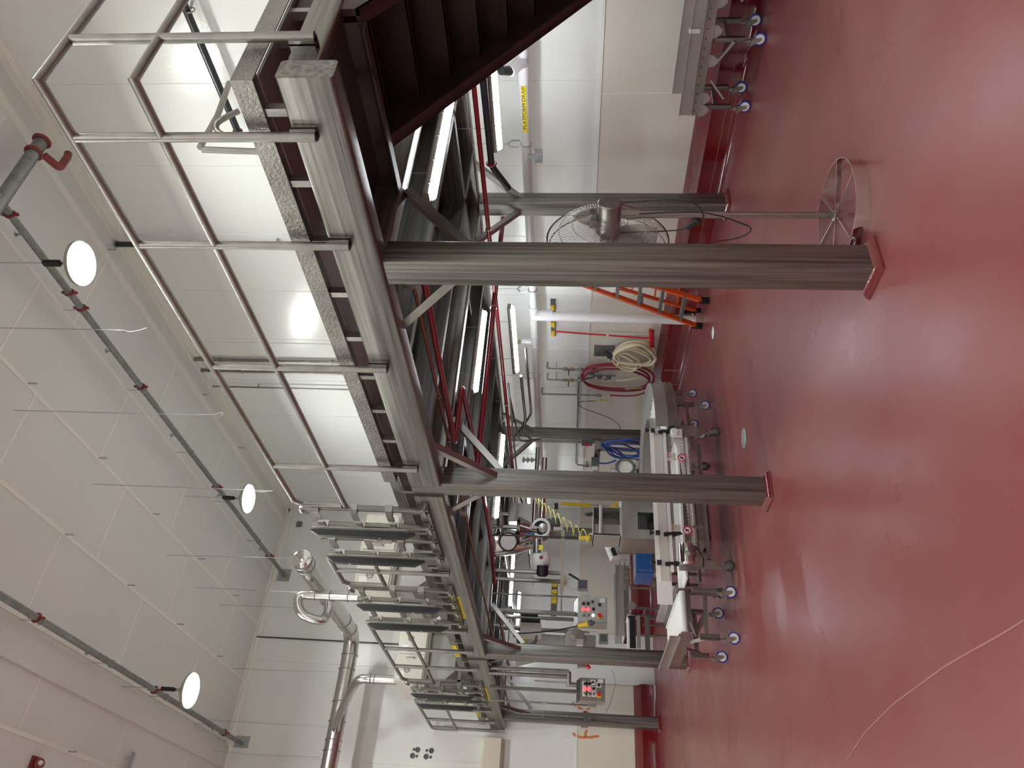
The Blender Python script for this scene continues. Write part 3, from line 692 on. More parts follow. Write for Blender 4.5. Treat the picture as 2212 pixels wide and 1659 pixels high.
pipe_thing('black_pipe', 'black insulated pipe with a red coupling beside the strip light nearest the stairs', [(5.97, 3.0, 2.6), (6.07, 4.75, 2.6), (6.1, 5.05, 2.45)], .032, 'blackpipe')
MB().ring((6.07, 4.72, 2.6), (0, 1, 0), .04, .014, 16, 6).build('red_coupling', 'redclamp', bpy.data.objects['black_pipe'])
# white drain line
t = thing('drain_pipe', 'white plastic drain pipe on the long wall with a downpipe behind the orange ladder', 'pipe', (7.5, 4, 2.37))
dx, dzp = 7.5, 2.37
MB().cyl((dx, 4.2, dzp), (dx, 15.8, dzp), .058, 22).build('drain_run', 'pvc', t)
MB().cyl((dx - .02, 8.58, dzp), (dx - .05, 8.58, 0.0), .070, 24).build('downpipe', 'pvc', t)
MB().lathe((dx, 8.58, dzp - .02), (0, 0, -1), [(.062, 0), (.075, .06), (.082, .10), (.082, .26), (.072, .262)], 24).build('fitting', 'pvc', t)
for y0, y1 in ((4.28, 4.44), (4.55, 4.76), (8.38, 8.52), (8.64, 8.80), (9.05, 9.15), (9.3, 9.42), (12.9, 13.1)): MB().cyl((dx, y0, dzp), (dx, y1, dzp), .068, 22).build('fitting', 'pvc', t)
MB().tube(fillet([(dx, 4.3, dzp), (dx, 4.1, dzp), (dx + .02, 4.0, dzp + .15), (dx, 4.0, dzp + .4)], .1), .062, 20).cyl((dx - .02, 4.5, dzp), (dx - .2, 4.5, dzp + .12), .062, 20).build('elbow', 'pvc', t)
MB().cyl((dx - .2, 4.5, dzp + .12), (dx - .32, 4.42, dzp + .2), .045, 16).build('rubber_coupling', 'rubber', t)
MB().cyl((dx, 9.22, dzp + .05), (dx, 9.22, dzp + .20), .05, 18).build('branch', 'pvc', t)
MB().cyl((dx, 9.22, dzp + .2), (dx, 9.22, dzp + .34), .018, 10).lathe((dx, 9.22, dzp + .23), (0, 0, 1), [(.02, 0), (.035, .01), (.035, .03), (.02, .04)], 8).build('brass_fitting', 'brass', t, label='brass fitting')
for y in (5.55, 8.02, 10.1, 11.9, 13.7):
    m = MB().ring((dx, y, dzp), (0, 1, 0), .064, .006, 20, 5).cyl((dx, y, dzp + .2), (dx, y, 3.3), .004, 6)
    m.bar((dx - .06, y, dzp + .08), (dx - .06, y, dzp + .17), .006, .02).bar((dx - .06, y, dzp + .17), (dx, y, dzp + .22), .006, .02).bar((dx + .06, y, dzp + .08), (dx + .06, y, dzp + .17), .006, .02).bar((dx + .06, y, dzp + .17), (dx, y, dzp + .22), .006, .02)
    m.build('hanger', 'zinc', t)
b0 = MB().box(dx - .0605, dx - .0585, 4.70, 5.36, dzp - .026, dzp + .026).build('pipe_label', 'labelyel', t, label='yellow label reading PLATFORM DRAIN')
text('lettering', 'PLATFORM DRAIN', (dx - .061, 5.03, dzp), (0, -1, 0), (0, 0, 1), .058, 'black', b0, .0005, sx=1.18)
tag(MB().box(7.42, 7.5, 5.62, 5.76, 2.18, 2.27).box(7.44, 7.46, 5.66, 5.72, 2.27, 2.36).build('pipe_clamp', 'zinc'), 'loose metal strut clamp hanging below the white drain pipe', 'clamp')
# conduits and small lines at the far back column
cond = [([(5.95, 8.2, 2.62), (5.95, 11.3, 2.62), (5.85, 11.9, 2.5), (5.4, 12.3, 2.62)], .014), ([(6.5, 9.3, 2.7), (6.55, 10.6, 2.62), (6.75, 10.95, 2.55), (6.9, 11.1, 2.3)], .016),
        ([(6.6, 8.9, 2.52), (6.8, 10.3, 2.52), (6.9, 11.0, 2.6)], .022), ([(6.9, 8.6, 2.46), (7.0, 10.5, 2.44), (6.9, 11.0, 2.7)], .02), ([(6.2, 9.5, 2.78), (6.3, 12.5, 2.74)], .018), ([(5.2, 9.5, 2.84), (5.2, 13.5, 2.84)], .02)]
for k, (pts, r) in enumerate(cond):
    pipe_thing('conduit', 'dark steel conduit among the bundle near the top of the far back column', pts, r, 'pipe', 'conduit', .1, grp='dark conduits near the far back column')
# cascade insulator-like fitting
t = thing('bell_fitting', 'small white stacked bell fitting hanging beyond the far back column', 'fitting', at(1133, 993, y=12.2))
m = MB(); c0 = at(1128, 993, y=12.2); m.lathe(c0, (0, 0, -1), [(.015, 0), (.05, .01), (.06, .03), (.03, .05), (.02, .07), (.06, .1), (.03, .13), (.02, .15), (.06, .18), (.03, .2), (.02, .33)], 14); m.build('body', 'white', t)
# stairs-side thin hanging conduit on third and fourth columns
def column_conduit(lab, y, x, zb, yy, box):
    t = thing('column_conduit', lab, 'conduit', (x, y, zb), 'conduits strapped to the far columns')
    MB().tube(fillet([(x + .3, y + .02, 2.88), (x, y, 2.75), (x, y, zb)], .15), .011, 8).build('conduit', 'pipe', t)
    m = MB()
    for z in (zb + .3, zb + .75): m.box(x - .012, x + .012, min(y, yy), max(y, yy), z - .01, z + .01).ring((x, y, z), (0, 0, 1), .014, .005, 10, 4)
    m.build('strap', 'zinc', t)
    b = MB().box(x - .05, x + .05, y - .045, y + .045, zb - .13, zb).box(x - .06, x + .06, y - .055, y + .055, zb - .02, zb).build('outlet_box', 'greybox' if box else 'sheet', t)
    return t, b
t, b = column_conduit('grey conduit with a red tipped outlet box on the left of the third column', 11.6, 3.32, 1.60, 11.35, 0)
MB().cyl((3.26, 11.6, 1.42), (3.30, 11.6, 1.46), .03, 12).build('lamp', 'red', b)
t, b = column_conduit('grey conduit with an outlet box on the left of the fourth column', 15.44, 3.30, 1.46, 15.3, 0)
t, b = column_conduit('dark conduit with an open lidded box on the right of the fourth column', 14.98, 3.33, 1.42, 15.1, 1)
pipe_thing('white_cord', 'thin grey cord drooping in front of the end wall between the third and fourth columns', [at(x_, y_, y=15.6) for x_, y_ in ((1322, 1447), (1328, 1465), (1328, 1485), (1322, 1505), (1318, 1520), (1308, 1540))], .004, 'greybox', 'cord', .05)
# grey isolator on the far back column
t = thing('isolator_switch', 'grey isolator box with a red handle on the far back column', 'switch', at(1268, 951, x=6.95))
c = at(1268, 951, x=6.93); MB().box(6.86, 6.97, c.y - .07, c.y + .07, c.z - .09, c.z + .09).build('box', 'greybox', t)
MB().box(6.82, 6.86, c.y - .02, c.y + .02, c.z - .03, c.z + .03).build('handle', 'red', t); MB().cyl((6.9, c.y + .03, c.z + .09), (6.9, c.y + .03, 2.7), .011, 8).build('conduit', 'pipe', t)
# ---------------------------------------------------------------- hopper valves hung from the platform
def vbar(x, y, z0, z1, w_=.05): return MB().bar((x, y, z0), (x, y, z1), w_, w_, (0, 1, 0), .005)
t = thing('support_frame', 'steel frame of vertical tubes hanging from the platform around the first rotary valve', 'frame', (4.4, 11.1, 1.86))
for (px, py, zb) in ((1067, 1137, 2.25), (1067, 1187, 2.62), (1067, 1232, 1.86), (1067, 1250, 1.86)):
    p = at(px, py, z=2.9); vbar(p.x, p.y, zb, 2.92).build('tube_leg', 'steel_z', t)
a_ = at(1067, 1232, z=2.9)
MB().bar((4.95, 10.5, 1.86), (4.25, 11.25, 1.86), .05, .05).build('cross_tube', 'steel', t)
MB().bar((4.95, 10.5, 1.86), (4.95, 10.5, 2.0), .05, .05).bar((4.3, 11.2, 1.86), (4.10, 11.6, 1.86), .02, .02).build('cross_tube', 'steel', t)
t = thing('rotary_valve', 'rotary valve with a white ring flange and grey hopper cone hanging under the platform', 'valve', at(1170, 1140, y=10.6))
c = at(1169, 1140, y=10.6); o = Vector((-.45, -.9, 0)).normalized()
MB().ring(c + o * .06, o, .125, .022, 32, 8).build('white_flange', 'white', t, label='white ring flange')
MB().lathe(c + o * .05, -o, [(.12, 0), (.12, .16), (.10, .18)], 28).build('body', 'steel', t)
MB().cyl(c + o * .055, c + o * .058, .108, 28).build('bore', 'darkhole', t); MB().lathe(c + o * .04 + Vector((0, 0, -.03)), o, [(.07, 0), (.07, .03), (.02, .05)], 20).bar(c + o * .07 + Vector((0, 0, .07)), c + o * .07 + Vector((0, 0, -.05)), .014, .014).build('rotor', 'sheet', t)
h = at(1150, 1177, y=10.6)
MB().lathe((c.x - .05, c.y + .05, 2.55), (0, 0, -1), [(.20, 0), (.22, .05), (.1, .28), (.06, .33), (.06, .48)], 24).build('hopper_cone', 'chrome', t)
MB().cyl(at(1160, 1165, y=10.55), at(1160, 1195, y=10.6), .06, 18).build('shaft_housing', 'steel', t)
MB().lathe(at(1168, 1193, y=10.6), (-.8, .55, 0), [(.10, 0), (.13, .04), (.145, .12), (.14, .2), (.12, .24)], 24).build('motor_cover', 'white', t)
MB().lathe(at(1172, 1220, y=10.6), (-.8, .55, 0), [(.085, 0), (.085, .14), (.07, .16)], 20).build('motor', 'navy', t)
e = at(1169, 1204, y=10.42); MB().sphere(e, .03, 12, (1, .4, 1)).build('badge', 'redclamp', t)
e = at(1168, 1184, y=10.42); MB().box(e.x - .03, e.x + .05, e.y, e.y + .004, e.z - .03, e.z + .03).build('warning_label', 'labelyel', t)
MB().lathe(at(1210, 1150, y=10.7), (0, 0, 1), [(.015, 0), (.02, .06), (.12, .2), (.15, .26)], 20).build('lower_cone', 'steel', t)
MB().lathe(at(1196, 1132, y=10.8), (.5, 0, -1), [(.11, -.14), (.11, 0), (.06, .1)], 20).build('filter_bowl', 'greybox', t)
t = thing('flex_connector', 'shiny square-to-round chute with a white sleeve and black ring under the platform', 'chute', at(1098, 1170, y=10.9))
c = at(1098, 1171, y=10.9)
MB().lathe((c.x, c.y, 2.90), (0, 0, -1), [(.24, 0), (.24, .04), (.17, .36), (.08, .62), (.07, .68)], 20).build('chute', 'chrome', t)
MB().lathe(c + Vector((-.1, -.24, -.02)), (-.4, -.9, 0), [(.13, -.2), (.13, 0), (.12, .02)], 24).build('sleeve', 'white', t)
MB().ring(c + Vector((-.11, -.26, -.02)), (-.4, -.9, 0), .135, .011, 28, 6).build('black_band', 'rubber', t)
t = thing('grey_panel_box', 'grey sheet steel box hanging from the platform left of the second big column', 'box', at(1130, 1110, y=11.2))
a0 = at(1100, 1098, y=11.4); a1 = at(1160, 1128, y=11.4)
MB().box(a1.x, a0.x + .1, 11.4, 11.75, a1.z, a0.z).build('box', 'sheet', t); MB().box(a1.x - .02, a0.x + .12, 11.38, 11.4, a0.z - .02, a0.z + .01).bar((a0.x, 11.6, a0.z), (a0.x, 11.6, 2.95), .04, .04).build('bracket', 'steel', t)
# second valve (grey round disc motor) near the third column
c = at(1242, 1383, y=12.6)
t = thing('disc_feeder', 'grey round feeder drum with a small motor beside the third column', 'machine', c)
MB().lathe(c, (-.3, -.95, 0), [(.17, -.16), (.185, -.15), (.185, 0), (.17, .012), (.05, .02)], 32).build('drum', 'sheet', t)
MB().lathe(c + Vector((.04, 0, .02)), (-.3, -.95, 0), [(.055, 0), (.055, .12), (.05, .13), (.01, .135)], 24).build('motor', 'sheet', t)
MB().box(c.x - .11, c.x - .02, c.y - .14, c.y - .04, c.z - .13, c.z - .02).build('gear_box', 'labelwhite', t)
MB().poly([(c.x - .15, c.y, c.z - .1), (c.x + .1, c.y, c.z - .1), (c.x + .1, c.y, c.z - .34), (c.x - .12, c.y, c.z - .34)], (0, .2, 0)).build('outlet', 'steel', t)
MB().poly([(c.x - .35, c.y + .1, 2.6), (c.x + .12, c.y + .1, 2.6), (c.x + .1, c.y + .1, 1.75), (c.x - .1, c.y + .1, 1.75)], (0, .35, 0)).build('hopper', 'sheet', t)
e = at(1134, 1392, y=12.5); l = MB().box(e.x - .12, e.x + .14, 12.66, 12.668, 2.43, 2.50).build('hopper_label', 'labelyel', t); text('lettering', 'PER', (e.x + .02, 12.658, 2.465), (1, 0, 0), (0, 0, 1), .075, 'black', l, .0005)
m = vbar(4.42, 12.9, 1.62, 2.92); m.build('tube_leg', 'steel_z', t); vbar(4.12, 12.6, 1.62, 2.92).build('tube_leg', 'steel_z', t); MB().bar((4.42, 12.9, 1.62), (4.12, 12.6, 1.62), .05, .05).bar((4.12, 12.6, 1.62), (4.12, 12.6, 1.4), .03, .03).build('tube_leg', 'steel', t)
# electric cable reels / plugs
def plugline(lab, pts, end, grp='black drop cables with yellow connectors'):
    t = thing('drop_cable', lab, 'cable', pts[0], grp)
    MB().tube(spline(pts, 5), .011, 8).build('cable', 'rubber', t)
    a, b_ = Vector(pts[-1]), Vector(end); d = (b_ - a)
    MB().lathe(a, d, [(.022, 0), (.03, .02), (.03, .1), (.04, .11), (.04, .15), (.028, .17)], 14).build('yellow_connector', 'yellow', t, label='yellow connector')
    MB().lathe(a + d.normalized() * .17, d, [(.032, 0), (.045, .02), (.045, .05), (.03, .07), (.015, .1)], 14).build('cap', 'greybox', t)
    return t
plugline('black drop cable hanging past the rotary valve with a yellow connector at its end', [at(1052, 1156, y=10.2), at(1120, 1157, y=10.2), at(1190, 1160, y=10.2), at(1250, 1162, y=10.2)], at(1272, 1163, y=10.2))
plugline('black drop cable slanting to a yellow connector beside the first hanging control box', [at(1108, 1369, y=11.6), at(1160, 1366, y=11.4), at(1210, 1360, y=11.2), at(1249, 1352, y=11.0)], at(1275, 1346, y=10.9))
cc = at(1138, 1375, y=11.9)
tag(MB().ring(cc, (-.3, -.95, 0), .16, .008, 32, 6).ring(cc + Vector((.03, .05, .01)), (-.2, -.95, .1), .15, .008, 32, 6).build('cable_coil', 'rubber'), 'coiled black cable hanging above the grey feeder drum', 'cable')
# yellow coiled air hose
A = at(1150, 1068, y=9.6); B = at(1278, 1166, y=9.2); NT = 12; pts = []; ax_ = (B - A).normalized()
pa = Vector((0, 0, 1)).cross(ax_).normalized(); pb = ax_.cross(pa)
for k in range(NT * 14 + 1):
    t_ = k / (NT * 14); a = 2 * PI * NT * t_; q = A.lerp(B, t_) + Vector((0, 0, .10 * math.sin(PI * t_))); r_ = .05 + .045 * min(1, 2.2 * t_)
    pts.append(q + pb * r_ * math.sin(a) + pa * r_ * .9 * math.cos(a) + Vector((0, 0, -1)) * r_ * .9 * math.sin(a))
t = thing('coiled_air_hose', 'yellow coiled air hose stretching down from the drain pipe behind the second big column', 'hose', A)
MB().tube(pts, .0055, 6).build('hose', 'lyellow', t)
# ---------------------------------------------------------------- hanging control boxes
def control(lab, top, zt, zb, w_, dep, pole_r, mat):
    p = at(*top, z=2.9)
    t = thing('control_box', lab, 'control panel', (p.x, p.y, zb), 'hanging steel control boxes')
    cx_, cy_ = p.x, p.y
    MB().bar((cx_, cy_, zt - .02), (cx_, cy_, 2.93), pole_r * 2, pole_r * 2, (0, 1, 0), .006).build('pole', 'steel_z', t)
    x0, x1 = cx_ - w_ * .45, cx_ + w_ * .55; y0, y1 = cy_ - dep * .6, cy_ + dep * .4
    MB().poly([(x0, y0, zb), (x0, y0, zt - .06), (x0, y1, zt), (x0, y1, zb)], (x1 - x0, 0, 0)).build('enclosure', mat, t)
    d = MB().box(x0 + .012, x1 - .012, y0 - .012, y0, zb + .01, zt - .07).build('door', mat, t)
    H = zt - .06 - zb; yf = y0 - .012
    def L(u, v): return (x0 + (x1 - x0) * u, yf, zt - .06 - H * v)
    for u, v, mt, r in ((.72, .18, 'black', .022), (.72, .34, 'black', .022), (.80, .5, 'black', .016), (.70, .74, 'black', .022), (.50, .18, 'ledred', .026), (.50, .34, 'ledred', .026), (.52, .53, 'navy', .022),
                        (.28, .18, 'steel', .022), (.28, .34, 'steel', .022), (.28, .52, 'ledblue' if w_ > .36 else 'steel', .02)):
        c = Vector(L(u, v)); pl = MB().box(c.x - .038, c.x + .038, yf - .0015, yf, c.z - .038, c.z + .038).build('legend_plate', 'labelwhite' if w_ < .36 else mat, t)
        MB().lathe(c, (0, -1, 0), [(r * 1.15, 0), (r * 1.15, .008), (r, .009), (r, .022), (r * .6, .026)], 16).build('button', mt, pl)
    c = Vector(L(.26, .74)); pl = MB().cyl(c, c + Vector((0, -.002, 0)), .042, 20).build('legend_plate', 'labelyel', t)
    MB().lathe(c, (0, -1, 0), [(.014, 0), (.014, .03), (.03, .035), (.033, .05), (.024, .058)], 18).build('stop_button', 'red', pl, label='red mushroom stop button')
    MB().box(x0 + (x1 - x0) * .80, x0 + (x1 - x0) * .96, yf - .001, yf, zb + .03, zb + .11).build('paper_label', 'labelwhite', t)
    return t
control('large pale hanging steel control box with lit red buttons under the middle of the platform', (1066, 1318), 1.665, 1.17, .40, .26, .028, 'sheet')
control('smaller dark steel hanging control box with lit red buttons between third and fourth columns', (1062, 1484), 1.60, 1.17, .33, .2, .025, 'steel')
def riser(lab, top, zb, box, r=.014):
    p = at(*top, z=2.9); t = thing('conduit_drop', lab, 'conduit', (p.x, p.y, zb), 'vertical conduit drops with end boxes')
    MB().cyl((p.x, p.y, zb), (p.x, p.y, 2.93), r, 10).build('conduit', 'pipe', t)
    MB().cyl((p.x, p.y, zb + .62), (p.x, p.y, zb + .70), r * 1.4, 10).box(p.x - box, p.x + box, p.y - .035, p.y + .035, zb - .13, zb).build('end_box', 'sheet', t)
riser('thin conduit drop with an end box just right of the pale control box', (1068, 1282), 1.56, .035)
riser('thin conduit drop with an end box just left of the dark control box', (1062, 1512), 1.42, .03)
t = thing('pipe_drop', 'pair of steel pipes dropping from the platform to the dark control box', 'pipe', at(1062, 1443, z=2.9))
for py in (1442, 1453):
    p = at(1062, py, z=2.9); MB().cyl((p.x, p.y, 1.72), (p.x, p.y, 2.95), .033, 14).build('pipe', 'pipe', t)
p = at(1062, 1443, z=2.9); q = at(1062, 1453, z=2.9); MB().tube([(p.x, p.y, 1.72), (q.x, q.y, 1.72), (q.x - .1, q.y + .05, 1.72), (q.x - .1, q.y + .05, 1.6)], .034, 12).build('elbow', 'pipe', t)
c = at(1147, 1345, y=11.8)
t = thing('valve_cabinet', 'pale box with black cylinders hanging behind the pole of the pale control box', 'box', c)
MB().box(c.x - .16, c.x + .0, 11.8, 12.1, c.z - .16, c.z + .16).build('box', 'cream_box', t); MB().cyl((c.x + .05, 11.85, c.z - .14), (c.x + .05, 11.85, c.z + .16), .035, 14).cyl((c.x + .14, 11.85, c.z - .1), (c.x + .14, 11.85, c.z + .16), .03, 14).build('cylinder', 'rubber', t)
MB().bar((c.x - .02, 11.95, c.z + .16), (c.x - .02, 11.95, 2.93), .03, .03).build('hanger', 'steel', t)
# dark ducts and shiny cross pieces under the deck that fill the gaps
for k, (pts, r, mt, lb) in enumerate([([(5.0, 9.6, 2.80), (5.0, 14.8, 2.80)], .05, 'duct', 'shiny tube running under the deck toward the end wall above the valves'),
    ([(5.9, 11.8, 2.5), (5.9, 15.2, 2.5)], .04, 'chrome', 'polished tube lower under the deck toward the end wall'), ([(5.1, 10.9, 2.2), (6.4, 10.9, 2.2)], .045, 'chrome', 'polished cross tube beside the grey hanging box'),
    ([(5.2, 10.9, 2.32), (6.6, 10.9, 2.32)], .035, 'duct', 'dull cross tube above the polished one beside the grey hanging box')]):
    pipe_thing('process_pipe', lb, pts, r, mt)
# ================================================================ pedestal fan
def caster(p, parent, tyre='bluewheel', hub='white', r=.06, yaw=0.0, stem=.10, name='caster'):
    p = Vector(p); c = p + Vector((0, 0, r)); ax = Vector((math.cos(yaw), math.sin(yaw), 0)); fw = Vector((-ax.y, ax.x, 0))
    f = MB()
    for s in (-1, 1): f.poly([c + ax * .022 * s - Vector((0, 0, .015)) - fw * .012, c + ax * .022 * s - Vector((0, 0, .015)) + fw * .014, c + ax * .022 * s + fw * (.028 + .03) + Vector((0, 0, r + .012)), c + ax * .022 * s + fw * (-.01) + Vector((0, 0, r + .012))], ax * .003 * s)
    f.poly([c + ax * .027 - fw * .015 + Vector((0, 0, r + .012)), c - ax * .027 - fw * .015 + Vector((0, 0, r + .012)), c - ax * .027 + fw * .06 + Vector((0, 0, r + .012)), c + ax * .027 + fw * .06 + Vector((0, 0, r + .012))], (0, 0, .005))
    top = c + fw * .025 + Vector((0, 0, r + .017)); f.cyl(top, top + Vector((0, 0, stem)), .012, 8).cyl(top + Vector((0, 0, .01)), top + Vector((0, 0, .03)), .026, 12)
    f.box(top.x - .04, top.x + .04, top.y - .04, top.y + .04, top.z, top.z + .006)
    o = f.build(name, 'steel', parent)
    MB().lathe(c - ax * .014, ax, [(r * .8, 0), (r, .004), (r, .024), (r * .8, .028)], 22).build('tyre', tyre, o, label='blue tyre' if tyre == 'bluewheel' else None)
    MB().lathe(c - ax * .016, ax, [(.012, -.004), (.014, 0), (r * .78, .002), (r * .78, .03), (.014, .032), (.012, .036)], 18).build('hub', hub, o)
    MB().bar(top + fw * .02 + Vector((0, 0, .0)), c - fw * (r + .02) + Vector((0, 0, r * .7)), .02, .008).build('brake', 'steel', o)
    return o
fx, fy_ = 4.15, 3.68
t = thing('pedestal_fan', 'large stainless pedestal fan with a round wire cage standing behind the nearest column', 'fan', (fx, fy_, 0))
m = MB(); bc = (3.92, 3.46, 0)
bcx, bcy, bR = 3.90, 3.44, .36
n = 48
for k in range(n):
    a0, a1 = 2 * PI * k / n, 2 * PI * (k + 1) / n
    v = []
    for rr_ in (bR, bR - .004):
        for a in (a0, a1):
            for z in (.0, .09): v.append((bcx + rr_ * math.cos(a), bcy + rr_ * math.sin(a), z))
    m.add(v, [(0, 2, 3, 1), (4, 5, 7, 6), (1, 3, 7, 5), (0, 4, 6, 2)])
m.build('base_ring', 'chrome', t)
m = MB()
for a in (200, 265, 320, 20, 80, 140): m.bar((bcx + .03 * math.cos(math.radians(a)), bcy + .03 * math.sin(math.radians(a)), .075), (bcx + bR * math.cos(math.radians(a)), bcy + bR * math.sin(math.radians(a)), .085), .006, .03)
m.cyl((bcx, bcy, .03), (bcx, bcy, .10), .036, 18); m.build('base_spoke', 'chrome', t)
px_, py_ = bcx, bcy
MB().cyl((px_, py_, .09), (px_, py_, .82), .021, 18).cyl((px_, py_, .80), (px_, py_, 1.37), .025, 18).build('pole', 'steel', t)
fd = Vector((-.164, .982, 0)).normalized(); fs_ = Vector((fd.y, -fd.x, 0)); hz = 1.545
mc = Vector((px_, py_, hz)) + fd * .02
MB().poly([(px_ - .03, py_ - .01, 1.33), (px_ + .03, py_ - .01, 1.33), (px_ + .045, py_ - .01, 1.43), (px_ - .045, py_ - .01, 1.43)], (0, .02, 0)).bar((px_, py_, 1.36), (px_, py_, 1.48), .05, .03).build('yoke', 'steel', t)
MB().lathe(mc - fd * .11, fd, [(.07, 0), (.078, .006), (.08, .012), (.08, .22), (.05, .235)], 36).build('motor', 'steel', t)
MB().bar(mc + Vector((0, 0, .10)) - fd * .04, mc + Vector((0, 0, .10)) + fd * .07, .07, .05, None, .008).build('switch_box', 'steel', t)
hc = mc + fd * .17
R_ = .41
m = MB(); m.ring(hc, fd, R_, .006, 56, 6); m.ring(hc + fd * .07, fd, R_ - .01, .004, 56, 6)
m.build('cage_rim', 'chrome', t)
m = MB(); up_ = Vector((0, 0, 1)); N = 84
for k in range(N):
    a = 2 * PI * k / N
    for sw, off_, dep in ((.55, 0, -1), (-.55, .04, 1)):
        pts = []
        for j in range(6):
            q = j / 5; rr_ = .09 + (R_ - .09) * q; aa = a + off_ + sw * (1 - q) * 1.0
            bulge = (-.16 * (1 - q ** 2.2)) if dep < 0 else (.07 + .09 * (1 - q ** 2.2))
            pts.append(hc + (fs_ * math.cos(aa) + up_ * math.sin(aa)) * rr_ + fd * bulge)
        m.tube(pts, .0016, 4, cap=False)
for rr_ in (.13, .24, .33): m.ring(hc - fd * .16 * (1 - (rr_ / R_) ** 2.2), fd, rr_, .003, 40, 4)
m.build('wire_cage', 'steel', t)
m = MB()
for k in range(3):
    a = 2 * PI * k / 3 + .5; v = []
    for q, wd, pt in ((.05, .05, .06), (.2, .11, .05), (.33, .10, .03)):
        cdir = fs_ * math.cos(a) + up_ * math.sin(a); tdir = -fs_ * math.sin(a) + up_ * math.cos(a)
        v += [hc + cdir * q + tdir * wd - fd * pt, hc + cdir * q - tdir * wd + fd * pt]
    v += [x + fd * .004 for x in v]
    m.add(v, [(0, 1, 3, 2), (2, 3, 5, 4), (6, 8, 9, 7), (8, 10, 11, 9), (0, 2, 8, 6), (1, 7, 9, 3), (2, 4, 10, 8), (3, 9, 11, 5)])
m.cyl(hc - fd * .05, hc + fd * .05, .05, 20); m.build('blade', 'sheet', t)
cp = on_ = [at(1335, 438, x=3.98), at(1400, 434, x=3.95), at(1450, 432, x=3.92), at(1490, 436, x=3.9), at(1512, 450, x=3.88), at(1520, 468, x=3.87), at(1512, 480, x=3.87)]
MB().tube(spline(on_, 6), .0045, 8).tube(spline([at(1482, 492, x=3.86), at(1465, 497, x=3.86), at(1420, 500, x=3.87), at(1350, 502, x=3.88), at(1300, 504, x=3.9), at(1288, 495, x=3.93), at(1287, 488, x=3.95)], 6), .0045, 8) \
    .tube(spline([at(1380, 462, x=3.84), at(1450, 459, x=3.84), at(1515, 459, x=3.84), at(1560, 468, x=3.84), at(1600, 482, x=3.84), at(1621, 492, x=3.84), at(1615, 505, x=3.84), at(1585, 516, x=3.84), at(1545, 522, x=3.84)], 6), .0045, 8).build('power_cord', 'rubber', t)
MB().bar(at(1510, 475, x=3.87), at(1484, 492, x=3.86), .03, .03).build('cord_switch', 'rubber', t)
# ================================================================ step ladder
t = thing('step_ladder', 'orange fibreglass step ladder with grey steps standing open behind the nearest column', 'ladder', (7.0, 7.8, 0))
La = Vector((6.98, 8.16, .03)); Lb = Vector((6.92, 7.58, .03))     # front feet, left and right in view
Lt = at(1256, 611, x=7.12); Rt = Lt + Vector((0, -.36, 0)); Lt2 = Lt
RL = Vector((7.24, 8.14, .03)); RRr = Vector((7.30, 7.58, .03))
def rail(p, q, name, mat, w1=.03, w2=.075): return MB().chan(p, q, w1, w2, .004, (1, 0, 0)).build(name, mat, t)
rail(La, Lt, 'front_rail', 'orange'); rail(Lb, Rt, 'front_rail', 'orange')
Lr = Lt + Vector((.10, -.01, -.03)); Rr = Rt + Vector((.10, .01, -.03))
rail(RL, Lr, 'rear_rail', 'orange', .025, .05); rail(RRr, Rr, 'rear_rail', 'orange', .025, .05)
for k in range(5):
    q = (.30 + .30 * k) / Lt.z; a = La.lerp(Lt, q); b = Lb.lerp(Rt, q)
    MB().bar(a, b, .085, .012).bar(a + Vector((-.04, 0, -.014)), b + Vector((-.04, 0, -.014)), .004, .04).build('step', 'galv', t)
for k in (1, 2, 3, 4):
    q = (.33 * k) / Lt.z; MB().bar(RL.lerp(Lr, q), RRr.lerp(Rr, q), .02, .02).build('rear_brace', 'orange', t)
MB().bar(Lt + Vector((.05, .03, .02)), Rt + Vector((.05, -.03, .02)), .16, .06, None, .01).build('top_cap', 'black', t)
for p in (La, Lb): MB().bar(p + Vector((0, 0, -.03)), p + Vector((.01, 0, .10)), .04, .09, (1, 0, 0)).build('foot', 'black', t)
for p in (RL, RRr): MB().bar(p + Vector((.01, 0, -.03)), p + Vector((-.02, 0, .22)), .03, .07, (1, 0, 0)).build('foot', 'black', t)
MB().bar(La.lerp(Lt, .5) + Vector((.01, -.03, 0)), RL.lerp(Lr, .5) + Vector((0, -.02, 0)), .01, .03).build('spreader', 'galv', t)
s0 = La.lerp(Lt, .72) + Vector((-.01, -.06, 0)); s1 = La.lerp(Lt, .98) + Vector((-.01, -.06, 0))
MB().bar(s0 + Vector((0, -.1, 0)), s1 + Vector((0, -.1, 0)), .22, .004, (1, 0, 0)).build('instruction_label', 'labelwhite', t)
# floor drains
for (x, y, r, lb) in ((4.262, 6.728, .105, 'large round silver floor drain cover in the red floor before the curved conveyor'), (6.345, 7.55, .085, 'small round pale floor drain cover between the ladder and the columns')):
    t = thing('floor_drain', lb, 'drain', (x, y, 0)); MB().lathe((x, y, 0), (0, 0, 1), [(r, -.002), (r, .004), (r - .01, .006)], 36).build('cover', 'sheet' if r > .09 else 'labelwhite', t)
    MB().ring((x, y, .004), (0, 0, 1), r + .004, .005, 36, 5).build('rim', 'galv', t)
# ================================================================ conveyors
def sqleg(x, y, z0, z1, par, w_=.05, name='leg'): return MB().bar((x, y, z0), (x, y, z1), w_, w_, (0, 1, 0), .004).build(name, 'steel_z', par)
